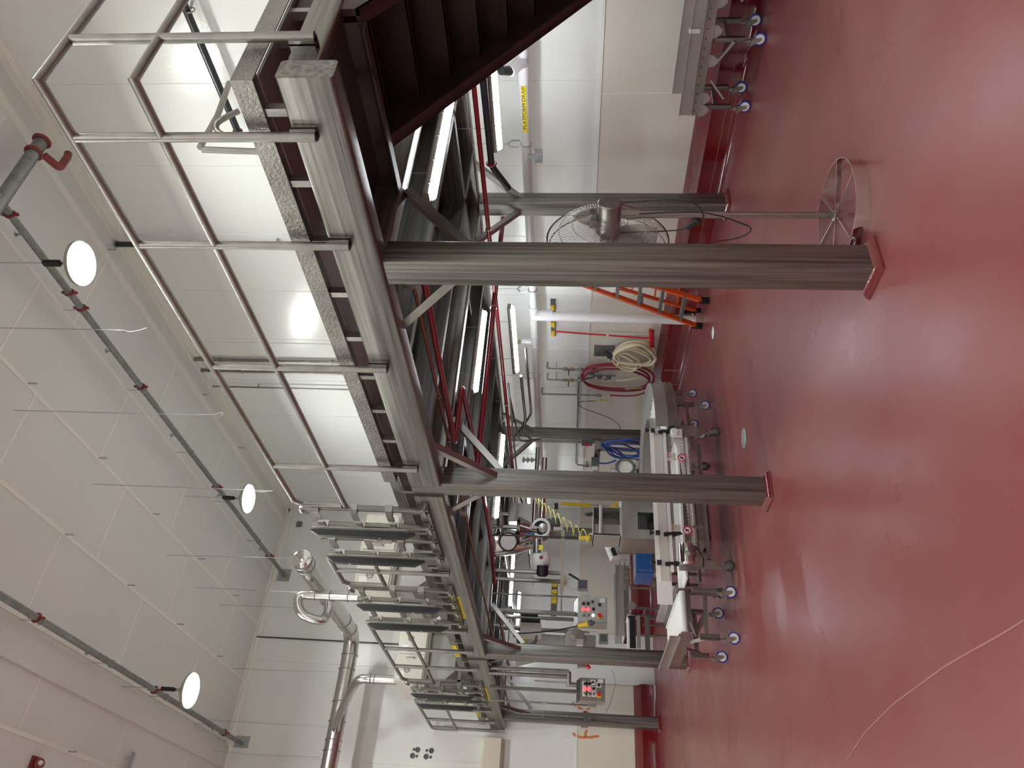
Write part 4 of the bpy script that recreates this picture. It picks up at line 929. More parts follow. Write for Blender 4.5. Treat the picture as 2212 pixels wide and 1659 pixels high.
# curved conveyor
cx, cy, Ro, Ri, zt = 5.05, 8.85, 1.15, .70, .76
t = thing('curved_conveyor', 'curved steel belt conveyor with a white belt turning back on blue casters', 'conveyor', (cx, cy, 0))
def arcwall(r, z0, z1, th, mat, name, a0=-92, a1=92, n=40):
    m = MB(); v = []
    for k in range(n + 1):
        a = math.radians(a0 + (a1 - a0) * k / n)
        for rr_, z in ((r, z0), (r + th, z0), (r + th, z1), (r, z1)): v.append((cx + rr_ * math.cos(a), cy + rr_ * math.sin(a), z))
    fs = [(4 * k + i, 4 * k + (i + 1) % 4, 4 * k + 4 + (i + 1) % 4, 4 * k + 4 + i) for k in range(n) for i in range(4)] + [(3, 2, 1, 0), (4 * n, 4 * n + 1, 4 * n + 2, 4 * n + 3)]
    return m.add(v, fs).build(name, mat, t)
arcwall(Ro, .57, zt, .006, 'sheet', 'outer_guard'); arcwall(Ro - .01, zt - .004, zt + .004, .02, 'sheet', 'rim')
arcwall(Ro + .02, .50, .62, .006, 'steel', 'outer_frame'); arcwall(Ro, .60, .612, .03, 'steel', 'rim'); arcwall(Ro, .50, .508, .03, 'steel', 'rim')
arcwall(Ri - .006, .60, zt, .006, 'sheet', 'inner_guard'); arcwall(Ri - .02, .50, .62, .006, 'steel', 'inner_frame'); arcwall(Ri - .012, zt - .004, zt + .004, .02, 'sheet', 'rim')
arcwall(Ri, .625, .64, Ro - Ri, 'belt', 'belt'); arcwall(Ri, .52, .53, Ro - Ri, 'belt', 'belt')
m = MB()
for k in range(38):
    a = math.radians(-88 + 176 * k / 37); m.bar((cx + (Ro - .012) * math.cos(a), cy + (Ro - .012) * math.sin(a), .648), (cx + (Ro - .03) * math.cos(a), cy + (Ro - .03) * math.sin(a), .648), .03, .012)
m.build('edge_tabs', 'white', t)
m = MB()
for k in range(26):
    a = math.radians(-88 + 176 * k / 25); d = Vector((math.cos(a), math.sin(a), 0)); m.cyl(Vector((cx, cy, .56)) + d * (Ro + .025), Vector((cx, cy, .56)) + d * (Ro + .034), .010, 8)
m.build('bolt', 'greybox', t)
for x, y in ((6.42, 8.98), (5.68, 8.2), (5.98, 9.1), (5.5, 8.62)):
    sqleg(x, y, .20, .50, t); caster((x, y, 0), t, yaw=.9, stem=.06)
MB().bar((6.42, 8.98, .36), (5.98, 9.1, .36), .04, .04).bar((5.68, 8.2, .36), (5.5, 8.62, .36), .04, .04).bar((5.68, 8.2, .30), (4.9, 8.0, .30), .04, .04).bar((6.42, 8.98, .34), (5.68, 8.2, .34), .035, .035).build('cross_bar', 'steel', t)
MB().bar((5.68, 8.2, .34), (5.86, 8.35, .54), .03, .03).build('brace', 'steel', t)
for k in range(5):
    a = math.radians(-70 + 28 * k); d = Vector((math.cos(a), math.sin(a), 0)); MB().poly([Vector((cx, cy, .50)) + d * (Ro - .0) + Vector((-d.y, d.x, 0)) * s * .07 + Vector((0, 0, h)) for s, h in ((-1, 0), (1, 0), (.8, -.07), (.3, -.11), (-.3, -.11), (-.8, -.07))], d * .006).build('side_plate', 'steel', t)
# main conveyor with guards, running along x in front of the cabinet
x0, x1, y0, y1 = 3.22, 5.02, 7.74, 8.40
t = thing('inspection_conveyor', 'long steel conveyor with white boards and warning stickers crossing behind the second big column', 'conveyor', (x0, y0, 0))
for y in (y0 + .03, y1):
    MB().chan((x0 + .1, y, .42), (x1, y, .42), .03, .055, .005, None, 1 if y < 8 else -1).build('side_rail', 'steel_x', t)
    MB().bar((x0 + .16, y, .27), (x1 - .2, y, .27), .04, .04).build('lower_rail', 'steel_x', t)
MB().box(x0 - .36, x1 - .02, y0 - .005, y0 + .013, .68, .835).build('white_board', 'white', t)
MB().box(x0 - .12, x1 - .06, y0 - .024, y0 - .004, .70, .795).build('guide_panel', 'cream_box', t)
MB().box(x0 - .02, x1 - .04, y0 - .05, y0 - .004, .655, .685).build('white_strip', 'white', t)
MB().box(x0 + .05, x1 - .1, y0 - .03, y0 - .022, .56, .655).build('clear_guard', 'vinyl', t)
MB().box(x0 - .05, x1 - .02, y0 + .05, y1 - .02, .50, .52).build('belt', 'belt', t)
pts = [(0, .44), (.5, .44), (1.35, .50), (1.55, .56), (1.62, .56), (1.62, .40), (1.5, .38), (0, .38)]
MB().poly([(x0 + .1 + a, y0 + .02, b_) for a, b_ in pts], (0, .02, 0)).build('belt_side', 'belt', t)
m = MB()
for k in range(34): m.box(x0 + .15 + .045 * k, x0 + .175 + .045 * k, y0 + .012, y0 + .02, .405 + .0012 * k, .44 + .0018 * k)
m.build('belt_teeth', 'cream_box', t)
for x in (3.62, 4.93, 3.28):
    k_ = MB().bar((x, y0 - .09, .80), (x, y0 - .05, .80), .02, .02).cyl((x, y0 - .07, .87), (x, y0 - .07, .895), .026, 12).cyl((x, y0 - .07, .845), (x, y0 - .07, .87), .014, 8).cyl((x, y0 - .07, .785), (x, y0 - .07, .83), .028, 12)
    k_.build('clamp_knob', 'black', t)
    MB().bar((x, y0 - .06, .72), (x, y0 - .06, .60), .03, .02).box(x - .02, x + .02, y0 - .05, y0 - .03, .69, .74).build('bracket', 'black', t)
    MB().poly([(x - .03, y0 - .055, .65), (x + .03, y0 - .055, .65), (x + .03, y0 - .055, .56), (x + .005, y0 - .055, .54)], (0, .02, 0)).build('bracket', 'black', t)
def warning(x, z):
    o = MB().box(x - .055, x + .055, y0 - .033, y0 - .0315, z - .05, z + .05).build('warning_label', 'labelwhite', t, label='white warning label with orange bar and yellow triangle')
    MB().box(x - .015, x + .05, y0 - .0345, y0 - .033, z + .03, z + .045).build('orange_bar', 'labelorange', o)
    m = MB()
    for q in range(5): m.box(x - .012, x + .045, y0 - .0342, y0 - .033, z + .018 - q * .013, z + .021 - q * .013)
    m.build('small_print', 'greybox', o)
    MB().poly([(x - .05, y0 - .0345, z - .035), (x - .018, y0 - .0345, z - .035), (x - .034, y0 - .0345, z + .0)], (0, .0015, 0)).build('yellow_triangle', 'labelyel', o)
    c = Vector((x - .01, y0 - .034, z - .115)); MB().cyl(c, c + Vector((0, .002, 0)), .05, 28).build('round_sign', 'labelwhite', t, label='round red and white no-reaching sign')
    MB().ring(c, (0, 1, 0), .043, .0065, 28, 5).bar(c + Vector((-.03, 0, -.03)), c + Vector((.03, 0, .03)), .002, .009).build('red_ring', 'red', t)
    MB().sphere(c, .018, 10, (.7, .1, 1.2)).build('hand_symbol', 'black', t)
warning(3.66 + .03, .60); warning(4.60, .60)
for x, y in ((3.33, 7.80), (3.26, 8.40), (5.02, 7.80), (5.02, 8.62)):
    MB().bar((x, y, .17), (x, y, .42), .075, .012, (0, 1, 0)).build('leg', 'steel', t); caster((x, y, 0), t, 'rubber', 'greybox', .055, 1.4, .05)
MB().box(4.9, 5.04, y0 - .02, y0 + .0, .28, .62).build('end_plate', 'steel', t); MB().bar((3.75, y0 + .03, .30), (3.75, y0 + .03, .42), .03, .03).bar((4.3, y0 + .03, .30), (4.3, y0 + .03, .42), .03, .03).build('post', 'steel', t)
e = at(1457, 932, y=7.66); MB().lathe(e, (0, -1, 0), [(.05, -.06), (.05, 0), (.035, .01)], 20).box(e.x - .05, e.x + .05, e.y + .02, e.y + .05, e.z - .09, e.z + .0).build('bearing_cover', 'white', t, label='white plastic bearing cover')
mcx = at(1473, 1197, y=7.62)
MB().lathe(Vector((mcx.x + .10, 7.6, .53)), (-1, 0, 0), [(.05, 0), (.078, .01), (.08, .03), (.08, .22), (.06, .24)], 28).build('drive_motor', 'chrome', t, label='shiny chrome drive motor')
MB().lathe(Vector((mcx.x, 7.55, .50)), (0, -1, -.4), [(.055, -.02), (.055, .05), (.045, .055)], 22).build('motor_cap', 'steel', t)
gb = at(1478, 1235, y=7.62); gx = 3.31
MB().box(gx - .09, gx + .05, 7.58, 7.72, .40, .60).build('gear_box', 'steel', t); MB().cyl((gx - .02, 7.58, .53), (gx - .02, 7.565, .53), .04, 22).sphere((gx - .02, 7.565, .53), .025, 12).build('shaft_cap', 'chrome', t)
MB().tube(spline([at(1487, 1177, y=7.55), at(1500, 1180, y=7.52), at(1512, 1192, y=7.55), at(1519, 1208, y=7.6), at(1519, 1225, y=7.62)], 6), .008, 8).build('motor_cable', 'rubber', t)
# short discharge conveyor on blue casters
t = thing('discharge_conveyor', 'short steel conveyor with a white belt and slotted end guard on blue casters', 'conveyor', (2.8, 8.2, 0))
xa, xb, ya, yb = 2.70, 3.14, 8.08, 9.25; zb_ = .56
MB().box(xa, xb, ya + .02, yb, zb_ - .012, zb_).build('belt', 'belt', t); MB().cyl((xa, ya + .02, zb_ - .035), (xb, ya + .02, zb_ - .035), .035, 20).build('roller', 'white', t)
MB().bar((xa, ya - .01, zb_ - .09), (xb, ya - .01, zb_ - .09), .02, .04).build('nose_bar', 'steel_x', t)
for x, sg in ((xa - .03, -1), (xb + .03, 1)):
    MB().box(x - .004, x + .004, ya, yb, zb_ - .12, zb_ + .03).build('side_frame', 'steel', t)
    MB().chan((x + .02 * sg, ya, zb_ + .07), (x + .02 * sg, yb, zb_ + .07), .03, .11, .004, None, sg).build('side_guard', 'sheet', t)
m = MB()
for k in range(20): m.bar((xb + .0, ya + .1 + .055 * k, zb_ + .008), (xb - .03, ya + .1 + .055 * k, zb_ + .008), .03, .012)
m.build('edge_tabs', 'white', t)
m = MB()
for k in range(14): m.cyl((xa - .036, ya + .08 + .08 * k, zb_ + .01), (xa - .044, ya + .08 + .08 * k, zb_ + .01), .012, 8)
m.build('bolt', 'black', t)
for x, y in ((3.06, 7.85), (3.10, 8.60), (2.60, 7.92), (2.62, 8.62)):
    sqleg(x, y, .20, .46 if x > 2.9 else .40, t, .052); caster((x, y, 0), t, yaw=1.35, r=.062, stem=.06)
MB().bar((3.06, 7.85, .33), (2.60, 7.92, .33), .045, .045).bar((3.10, 8.60, .33), (2.62, 8.62, .33), .045, .045).bar((2.83, 7.88, .33), (2.86, 8.61, .33), .045, .045).build('cross_bar', 'steel_x', t)
MB().bar((2.60, 7.92, .44), (2.78, 8.0, .48), .03, .01).bar((2.62, 8.62, .44), (2.76, 8.6, .5), .03, .01).build('brace', 'steel', t)
MB().bar(at(1548, 1374, x=2.62), at(1492, 1387, x=2.62), .035, .012).build('hinged_arm', 'sheet', t); MB().bar(at(1482, 1401, x=2.6), at(1512, 1410, x=2.6), .03, .012).build('hinged_arm', 'steel', t)
# flat conveyor beside the long wall near the stairs
def wall_conveyor(lab, xc, ya, yb, z0, z1, wd, legs, alongx=False):
    t = thing('channel_conveyor', lab, 'conveyor', (xc, ya, 0), 'straight conveyors with slotted side channels')
    def pt(u, v, z): return (u, v, z) if not alongx else (v, u, z)
    for s in (-1, 1):
        u = xc + s * wd / 2
        MB().chan(pt(u, ya, (z0 + z1) / 2 + .015), pt(u, yb, (z0 + z1) / 2 + .015), .03, z1 - z0, .004, None, s if not alongx else -s).build('side_channel', 'sheet', t)
        MB().chan(pt(u, ya, z0 - .045), pt(u, yb, z0 - .045), .03, .085, .004, None, s if not alongx else -s).build('slotted_channel', 'steel', t)
        m = MB(); k = ya + .05
        while k < yb: m.cyl(pt(u + s * .004, k, z0 - .03), pt(u + s * .010, k, z0 - .03), .010, 8); k += .098
        m.build('bolt', 'greybox', t)
    MB().add([pt(xc - wd / 2, ya, z0 + .02), pt(xc + wd / 2, ya, z0 + .02), pt(xc + wd / 2, yb, z0 + .02), pt(xc - wd / 2, yb, z0 + .02), pt(xc - wd / 2, ya, z0), pt(xc + wd / 2, ya, z0), pt(xc + wd / 2, yb, z0), pt(xc - wd / 2, yb, z0)], [(0, 1, 2, 3), (7, 6, 5, 4), (0, 4, 5, 1), (1, 5, 6, 2), (2, 6, 7, 3), (3, 7, 4, 0)]).build('belt', 'belt', t)
    for v in legs:
        for s in (-1, 1):
            u = xc + s * (wd / 2 - .03); p = pt(u, v, 0)
            sqleg(p[0], p[1], .20, z0 - .12, t, .045); caster(p, t, yaw=.2 if not alongx else 1.3, stem=.06)
        p = pt(xc - wd / 2 + .03, v, .36); q = pt(xc + wd / 2 - .03, v, .36); MB().bar(p, q, .035, .035).build('cross_bar', 'steel', t)
    return t
t = wall_conveyor('straight steel conveyor with slotted channels standing against the wall kerb near the stairs', 7.24, 2.6, 4.86, .60, .71, .40, (2.7, 3.30, 4.05, 4.78))
MB().chan((7.06, 2.6, .77), (7.06, 4.62, .77), .02, .10, .004, None, -1).build('raised_guard', 'sheet', t)
for v in (3.66, 3.95, 4.25, 4.66, 4.80):
    MB().poly([(7.035, v - .075, .52), (7.035, v + .075, .52), (7.035, v + .06, .47), (7.035, v + .02, .43), (7.035, v - .02, .43), (7.035, v - .06, .47)], (-.006, 0, 0)).build('side_plate', 'sheet', t)
for a_, b_ in ((4.05, 4.30), (4.66, 4.45), (3.66, 3.4)): MB().bar((7.03, a_, .30), (7.03, b_, .46), .03, .02).build('brace', 'sheet', t)
MB().box(7.02, 7.07, 3.92, 3.96, .64, .74).build('bracket', 'white', t)
t = wall_conveyor('straight steel conveyor farther back behind the blue wrapped box', 13.85, 4.42, 5.75, .74, .88, .42, (4.95,), True)
for v in (4.75, 4.98): MB().poly([(v - .075, 13.63, .64), (v + .075, 13.63, .64), (v + .06, 13.63, .57), (v + .02, 13.63, .53), (v - .02, 13.63, .53), (v - .06, 13.63, .57)], (0, .006, 0)).build('side_plate', 'sheet', t)
# belt end table by the third column
t = thing('roller_table', 'low steel table with dark rollers and thin legs half hidden by the third column', 'table', (4.4, 13.2, 0))
MB().box(4.05, 4.60, 13.1, 13.5, .68, .72).build('top_belt', 'belt', t); MB().box(4.05, 4.6, 13.08, 13.1, .60, .70).build('side_rail', 'navy', t)
MB().box(4.05, 4.6, 13.06, 13.1, .52, .58).build('side_rail', 'sheet', t); MB().box(3.95, 4.62, 13.1, 13.14, .36, .44).build('lower_shelf', 'steel_x', t); MB().cyl((4.6, 13.1, .70), (4.6, 13.4, .70), .04, 16).build('roller', 'white', t)
for x, y in ((4.58, 13.12), (4.32, 13.2), (4.58, 13.46), (4.05, 13.46)): MB().cyl((x, y, 0), (x, y, .44), .017, 10).build('leg', 'steel_z', t)
# ================================================================ cabinet machine behind the main conveyor
t = thing('detector_cabinet', 'grey steel cabinet with a dark opening behind the conveyor and second big column', 'machine', (4.2, 8.75, 0))
A = at(1347, 1190, y=8.9); B = at(1347, 1080, y=8.9)
yc = 8.9; xL = at(1400, 1164, y=yc).x; xR = at(1400, 1066, y=yc).x; ztop = at(1345, 1140, y=yc).z
MB().box(xL, xR, yc, yc + .45, .06, ztop).build('body', 'steel', t)
w0 = at(1377, 1107, y=yc); w1 = at(1377, 1143, y=yc); MB().box(w1.x, w0.x, yc - .006, yc - .001, .62, w0.z).build('dark_opening', 'glassblack', t)
MB().box(xL, xR, yc - .012, yc + .45, ztop, ztop + .015).build('top_edge', 'sheet', t)
for x in (xL + .05, xR - .05): MB().cyl((x, yc + .05, 0), (x, yc + .05, .06), .025, 12).cyl((x, yc + .4, 0), (x, yc + .4, .06), .025, 12).build('foot', 'rubber', t)
# upper box with nozzle above the cabinet
t = thing('printer_box', 'open fronted grey steel box with a rounded bar standing on top of the grey cabinet', 'box', (4.3, 9.1, ztop + .015))
bx0 = at(1310, 1168, y=9.15).x; bx1 = at(1310, 1106, y=9.15).x; bz1 = at(1280, 1130, y=9.15).z; bz0 = ztop + .015
MB().box(bx0, bx1, 9.33, 9.35, bz0, bz1).box(bx0, bx0 + .01, 9.0, 9.33, bz0, bz1).box(bx1 - .01, bx1, 9.0, 9.33, bz0, bz1).box(bx0, bx1, 9.0, 9.33, bz1 - .01, bz1).box(bx0, bx1, 9.0, 9.33, bz0, bz0 + .01).build('shell', 'sheet', t)
MB().box(bx0 + .05, bx0 + .18, 9.05, 9.32, bz0 + .01, bz1 - .02).build('inner_column', 'steel', t)
MB().bar((bx0 + .02, 8.98, bz1 - .10), (bx1 + .0, 8.98, bz1 - .10), .02, .04, None, .008).build('front_bar', 'sheet', t, label='light bar with rounded ends')
MB().tube(spline([at(1294, 1114, y=9.1), at(1310, 1111, y=9.1), at(1330, 1108, y=9.1), at(1341, 1109, y=9.1)], 5), .006, 6).build('cable', 'rubber', t)
t = thing('beacon_cone', 'small yellow and grey cone shaped head with a black knob on the grey box corner', 'machine part', at(1284, 1098, y=9.2))
c = at(1283, 1098, y=9.2); MB().lathe(c, (.1, .2, -1), [(.02, 0), (.035, .04)], 16).build('yellow_tip', 'yellow', t); MB().lathe(c + Vector((.01, .02, -.03)), (.1, .2, -1), [(.05, -.01), (.055, .02), (.03, .03)], 18).build('grey_ring', 'greybox', t)
c = at(1268, 1111, y=9.2); MB().lathe(c, (0, 0, -1), [(.012, -.03), (.025, 0), (.03, .03), (.02, .06), (.012, .1)], 14).build('black_knob', 'rubber', t); MB().bar(at(1277, 1108, y=9.2), at(1286, 1106, y=9.25), .02, .02).build('stem', 'greybox', t)
# blue wrapped box on a small stand
by_ = 9.75; q0 = at(1373, 1166, y=by_); q1 = at(1373, 1234, y=by_); zb0 = at(1415, 1200, y=by_).z - .02
t = thing('blue_wrapped_box', 'cardboard box wrapped in shiny blue plastic film behind the conveyor', 'box', ((q0.x + q1.x) / 2, by_, zb0))
MB().box(q1.x + .01, q0.x - .01, by_ + .02, by_ + .4, zb0, q0.z - .03).build('carton', 'card', t)
MB().bar(((q0.x + q1.x) / 2, by_ - .01, zb0 + .06), ((q0.x + q1.x) / 2, by_ - .01, q0.z), q0.x - q1.x, .03, (0, 1, 0), .012).bar(((q0.x + q1.x) / 2, by_ + .42, zb0 + .06), ((q0.x + q1.x) / 2, by_ + .42, q0.z), q0.x - q1.x, .03, (0, 1, 0), .012).box(q1.x - .01, q0.x + .01, by_, by_ + .43, q0.z - .02, q0.z + .005).box(q1.x - .015, q1.x + .01, by_, by_ + .42, zb0 + .05, q0.z).build('blue_film', 'bluefilm', t, label='shiny blue plastic film')
t = thing('box_stand', 'small steel stand with a scale column carrying the blue wrapped box', 'stand', ((q0.x + q1.x) / 2, by_, 0))
MB().box(q1.x - .04, q0.x + .04, by_ - .02, by_ + .45, zb0 - .03, zb0).build('shelf', 'steel_x', t)
for x in (q1.x, q0.x):
    for y in (by_ + .02, by_ + .40): MB().bar((x, y, 0), (x, y, zb0 - .03), .035, .035, (0, 1, 0)).build('leg', 'steel_z', t)
MB().bar((q1.x - .03, by_ + .3, zb0), (q1.x - .03, by_ + .3, .62), .04, .2, (0, 1, 0)).build('bracket', 'steel', t); MB().cyl((q1.x - .12, by_, zb0 - .02), (q1.x - .06, by_, zb0 - .02), .03, 14).build('roller', 'white', t)
c = at(1323, 1192, y=10.3)
t = thing('scale_display', 'small grey digital scale display tilted on a short post behind the blue box', 'display', c)
MB().bar(c + Vector((.10, 0, .04)), c + Vector((-.11, 0, -.04)), .10, .13, (0, -.3, 1), .01).build('housing', 'cream_box', t); MB().bar(c + Vector((.05, -.055, .02)), c + Vector((-.08, -.055, -.03)), .01, .075, (0, 0, 1)).build('screen', 'glassblack', t)
MB().bar(c + Vector((.02, .04, -.05)), (c.x + .02, c.y + .04, zb0 - .01), .04, .04, (0, 1, 0)).build('post', 'steel_z', t)
MB().box(c.x + .02, c.x + .1, c.y - .062, c.y - .055, c.z + .02, c.z + .06).build('label', 'labelwhite', t)
# wire rack
c0 = at(1339, 1212, y=11.0); c1 = at(1362, 1264, y=11.0)
t = thing('wire_rack', 'small open wire basket rack against the cream wall panel behind the conveyors', 'rack', ((c0.x + c1.x) / 2, 11, c1.z))
m = MB()
for z in (c0.z, (c0.z + c1.z) / 2, c1.z): m.tube([(c0.x, 10.95, z), (c1.x, 10.95, z), (c1.x, 11.2, z), (c0.x, 11.2, z)], .005, 5, True)
for k in range(5):
    x = c0.x + (c1.x - c0.x) * k / 4; m.cyl((x, 10.95, c0.z), (x, 10.95, c1.z), .004, 5).cyl((x, 11.2, c0.z), (x, 11.2, c1.z), .004, 5)
m.build('basket', 'steel', t); MB().bar((c0.x - .1, 11.0, c1.z + .02), (c1.x, 11.0, c1.z + .02), .03, .03).build('support', 'copper', t)
MB().cyl((c0.x, 11.1, 0), (c0.x, 11.1, c1.z), .015, 8).cyl((c1.x, 11.1, 0), (c1.x, 11.1, c1.z), .015, 8).build('leg', 'steel_z', t)
# ================================================================ things on the long wall
WF = WX - .013
def hose_coil(name, lab, y, zt, rz, ry, x, r, mat, turns, jit=.02, loops=()):
    t = thing(name, lab, 'hose', (x, y, zt)); m = MB(); n = 40
    for k in range(turns):
        f = 1 - .05 * k + random.uniform(-jit, jit); cz_ = zt - rz * f; yy = y + random.uniform(-jit, jit)
        m.tube([(x - .012 * k + .02 * math.sin(3 * 2 * PI * i / n), yy + ry * f * math.sin(2 * PI * i / n), cz_ + rz * f * math.cos(2 * PI * i / n)) for i in range(n)], r, 8, True)
    m.build('coil', mat, t); return t
# cream hose on a hook
c = at(1382, 790, x=7.6)
t = thing('cream_hose', 'cream coloured hose coiled in fat loops on the wall rack near the red broom', 'hose', c); m = MB()
O = at(1325, 780, x=7.58)
K_ = lambda q: (1160 + q[0] * .13562, 600 + q[1] * .13562)
for k, lp in enumerate(([(1215, 1210), (1400, 1045), (1650, 1015), (1830, 1095), (1890, 1240), (1850, 1330), (1700, 1400), (1480, 1400), (1270, 1330)],
    [(1225, 1220), (1420, 1080), (1640, 1060), (1790, 1130), (1850, 1230), (1810, 1330), (1650, 1410), (1420, 1410), (1260, 1330)],
    [(1225, 1215), (1430, 1110), (1600, 1130), (1740, 1200), (1830, 1310), (1760, 1350), (1600, 1370), (1420, 1380), (1280, 1320)],
    [(1215, 1225), (1380, 1150), (1560, 1160), (1760, 1250), (1810, 1320), (1700, 1380), (1500, 1390), (1300, 1360)],
    [(1230, 1240), (1400, 1200), (1520, 1250), (1640, 1340), (1650, 1400), (1560, 1440), (1400, 1420), (1270, 1370), (1225, 1300)],
    [(1230, 1230), (1350, 1240), (1470, 1300), (1570, 1380), (1580, 1450), (1500, 1485), (1380, 1460), (1270, 1390), (1215, 1310)],
    [(1210, 1290), (1260, 1250), (1300, 1280), (1300, 1350), (1270, 1385), (1225, 1350)],
    [(1240, 1220), (1480, 1090), (1700, 1090), (1880, 1260), (1870, 1330), (1800, 1390), (1600, 1380), (1300, 1340)])):
    m.tube(spline([at(*K_(q), x=7.66 - .022 * k) for q in lp], 5, True), .0215, 9, True)
m.build('coil', 'cream', t)
p0 = at(1413, 760, x=7.72); m = MB().tube(spline([at(1330, 822, x=7.70), at(1360, 820, x=7.69), at(1390, 810, x=7.69), at(1408, 795, x=7.68), at(1416, 775, x=7.68)], 6), .012, 8); m.build('hose_tail', 'cream', t)
MB().box(7.6, WF, O.y - .06, O.y + .06, O.z + .0, O.z + .02).tube([(7.55, O.y - .05, O.z + .06), (7.55, O.y - .05, O.z - .08), (7.55, O.y + .1, O.z - .08)], .006, 6).build('hook', 'steel', t)
n0 = at(1310, 765, x=7.55); MB().bar(at(1308, 759, x=7.6), at(1322, 770, x=7.5), .03, .035).bar(at(1311, 770, x=7.55), at(1324, 776, x=7.52), .025, .03).build('spray_nozzle', 'rubber', t, label='black spray nozzle')
# red hose
t = thing('red_hose', 'dark red hose hanging in one wide oval loop on the wall below the cream hose', 'hose', at(1260, 810, x=7.62)); m = MB()
for k, loop in enumerate(([(1262, 800), (1280, 790), (1320, 785), (1360, 788), (1395, 797), (1412, 812), (1405, 832), (1375, 843), (1320, 843), (1280, 836), (1260, 822)],
    [(1259, 806), (1275, 795), (1310, 790), (1350, 792), (1385, 800), (1402, 815), (1395, 832), (1365, 839), (1310, 838), (1272, 830), (1257, 818)],
    [(1263, 812), (1285, 800), (1330, 797), (1370, 803), (1400, 818), (1398, 832), (1370, 841), (1315, 841), (1275, 834), (1262, 824)])):
    m.tube(spline([at(a_, b_, x=7.64 - .02 * k) for a_, b_ in loop], 6, True), .018, 8, True)
m.tube(spline([at(1318, 854, x=7.66), at(1360, 855, x=7.66), at(1385, 851, x=7.64), at(1400, 843, x=7.62), at(1408, 830, x=7.6)], 6), .014, 8)
m.build('loop', 'redhose', t); a = at(1350, 840, x=7.58); b = at(1388, 838, x=7.58)
MB().cyl(a, b, .016, 10).cyl(a.lerp(b, .1), a.lerp(b, .25), .03, 8).build('coupling', 'brass', t)
# small pipes and valves above the hoses
def wallline(lab, pts, r=.012, extras=()):
    t = thing('valve_line', lab, 'pipe', pts[0], 'small valve pipes on the long wall')
    MB().tube(fillet(pts, .02), r, 10).build('pipe', 'galv', t)
    for e in extras: MB().lathe(e, (0, 0, -1), [(.014, 0), (.026, .02), (.03, .05), (.026, .08), (.014, .1)], 10).build('union', 'brass', t)
    return t
for py, lb in ((796, 'thin valve pipe on the wall above the cream hose, nearer of two'), (820, 'thin valve pipe on the wall above the red hose, farther of two')):
    a = at(1182, py, x=7.66); b = at(1262, py + 3, x=7.66)
    t = wallline(lb, [(WX - .01, a.y, a.z), (7.66, a.y, a.z), (7.66, a.y, b.z)], .013, [(7.66, a.y, a.z - .25), (7.66, a.y, a.z - .36), (7.66, a.y, a.z - .50)])
    MB().bar((7.64, a.y, a.z - .36), (7.60, a.y + .10, a.z - .36), .012, .016).build('valve_handle', 'rubber', t); MB().box(7.66, WX - .001, a.y - .01, a.y + .01, a.z - .16, a.z - .14).build('clip', 'zinc', t)
a = at(1170, 851, x=7.66); b = at(1300, 855, x=7.66)
t = wallline('longer valve pipe with a yellow handle on the wall left of the red hose', [(WX - .01, a.y, a.z), (7.66, a.y, a.z), (7.66, a.y, b.z)], .016, [(7.66, a.y, b.z + .12)])
c = at(1298, 863, x=7.63); MB().bar(c, c + Vector((0, .02, -.06)), .012, .02).bar(c + Vector((0, .01, -.05)), c + Vector((0, .03, -.05)) + Vector((0, .0, -.05)), .012, .02).bar(c, c + Vector((0, .09, 0)), .012, .014).build('valve_handle', 'yellow', t, label='yellow valve handle')
a = at(1250, 815, x=7.70); b = at(1249, 1000, x=7.70)
t = wallline('horizontal pipe along the wall running from the red hose valves behind the far column', [(7.70, a.y, a.z), (7.70, at(1249, 1000, x=7.7).y, a.z)], .015)
for (px, py) in ((1272, 806), (1283, 800), (1290, 815), (1310, 815)):
    c = at(px, py, x=7.68); MB().lathe(c, (0, 0, -1), [(.02, 0), (.035, .02), (.035, .06), (.02, .08)], 12).build('valve_body', 'greybox', t)
c = at(1308, 818, x=7.64); MB().cyl(c, c + Vector((-.02, 0, 0)), .03, 18).build('gauge', 'chrome', t)
MB().tube([at(1282, 795, x=7.67), at(1283, 815, x=7.67), at(1262, 819, x=7.67)], .016, 8).tube([at(1283, 812, x=7.67), at(1298, 811, x=7.67), at(1330, 812, x=7.67)], .013, 8).build('pipe', 'greybox', t)
tag(MB().tube(spline([at(1288, 866, x=7.66), at(1265, 867, x=7.66), at(1250, 870, x=7.68), at(1256, 880, x=7.7), at(1290, 893, x=7.72), at(1320, 905, x=7.72), at(1336, 918, x=7.72), at(1341, 930, x=7.72)], 6), .006, 6).build('black_tube', 'rubber'), 'thin black tube looping on the cream wall between the red hose and far column', 'tube')
# stainless plate
c0 = at(1284, 745, x=WF); c1 = at(1325, 769, x=WF)
t = thing('wall_plate_panel', 'grey ribbed steel plate on the wall behind the cream hose', 'panel', (WF, (c0.y + c1.y) / 2, c1.z))
m = MB().box(WF - .015, WF, c0.y, c1.y, c1.z, c0.z)
for k in range(4): yy = c0.y + (c1.y - c0.y) * (k + .5) / 4; m.box(WF - .022, WF - .014, yy - .012, yy + .012, c1.z + .02, c0.z - .02)
m.build('plate', 'galv', t); m = MB()
for y in (c0.y + .03, c1.y - .03):
    for z in (c0.z - .03, c1.z + .03): m.cyl((WF - .02, y, z), (WF - .024, y, z), .01, 8)
m.build('bolt', 'zinc', t)
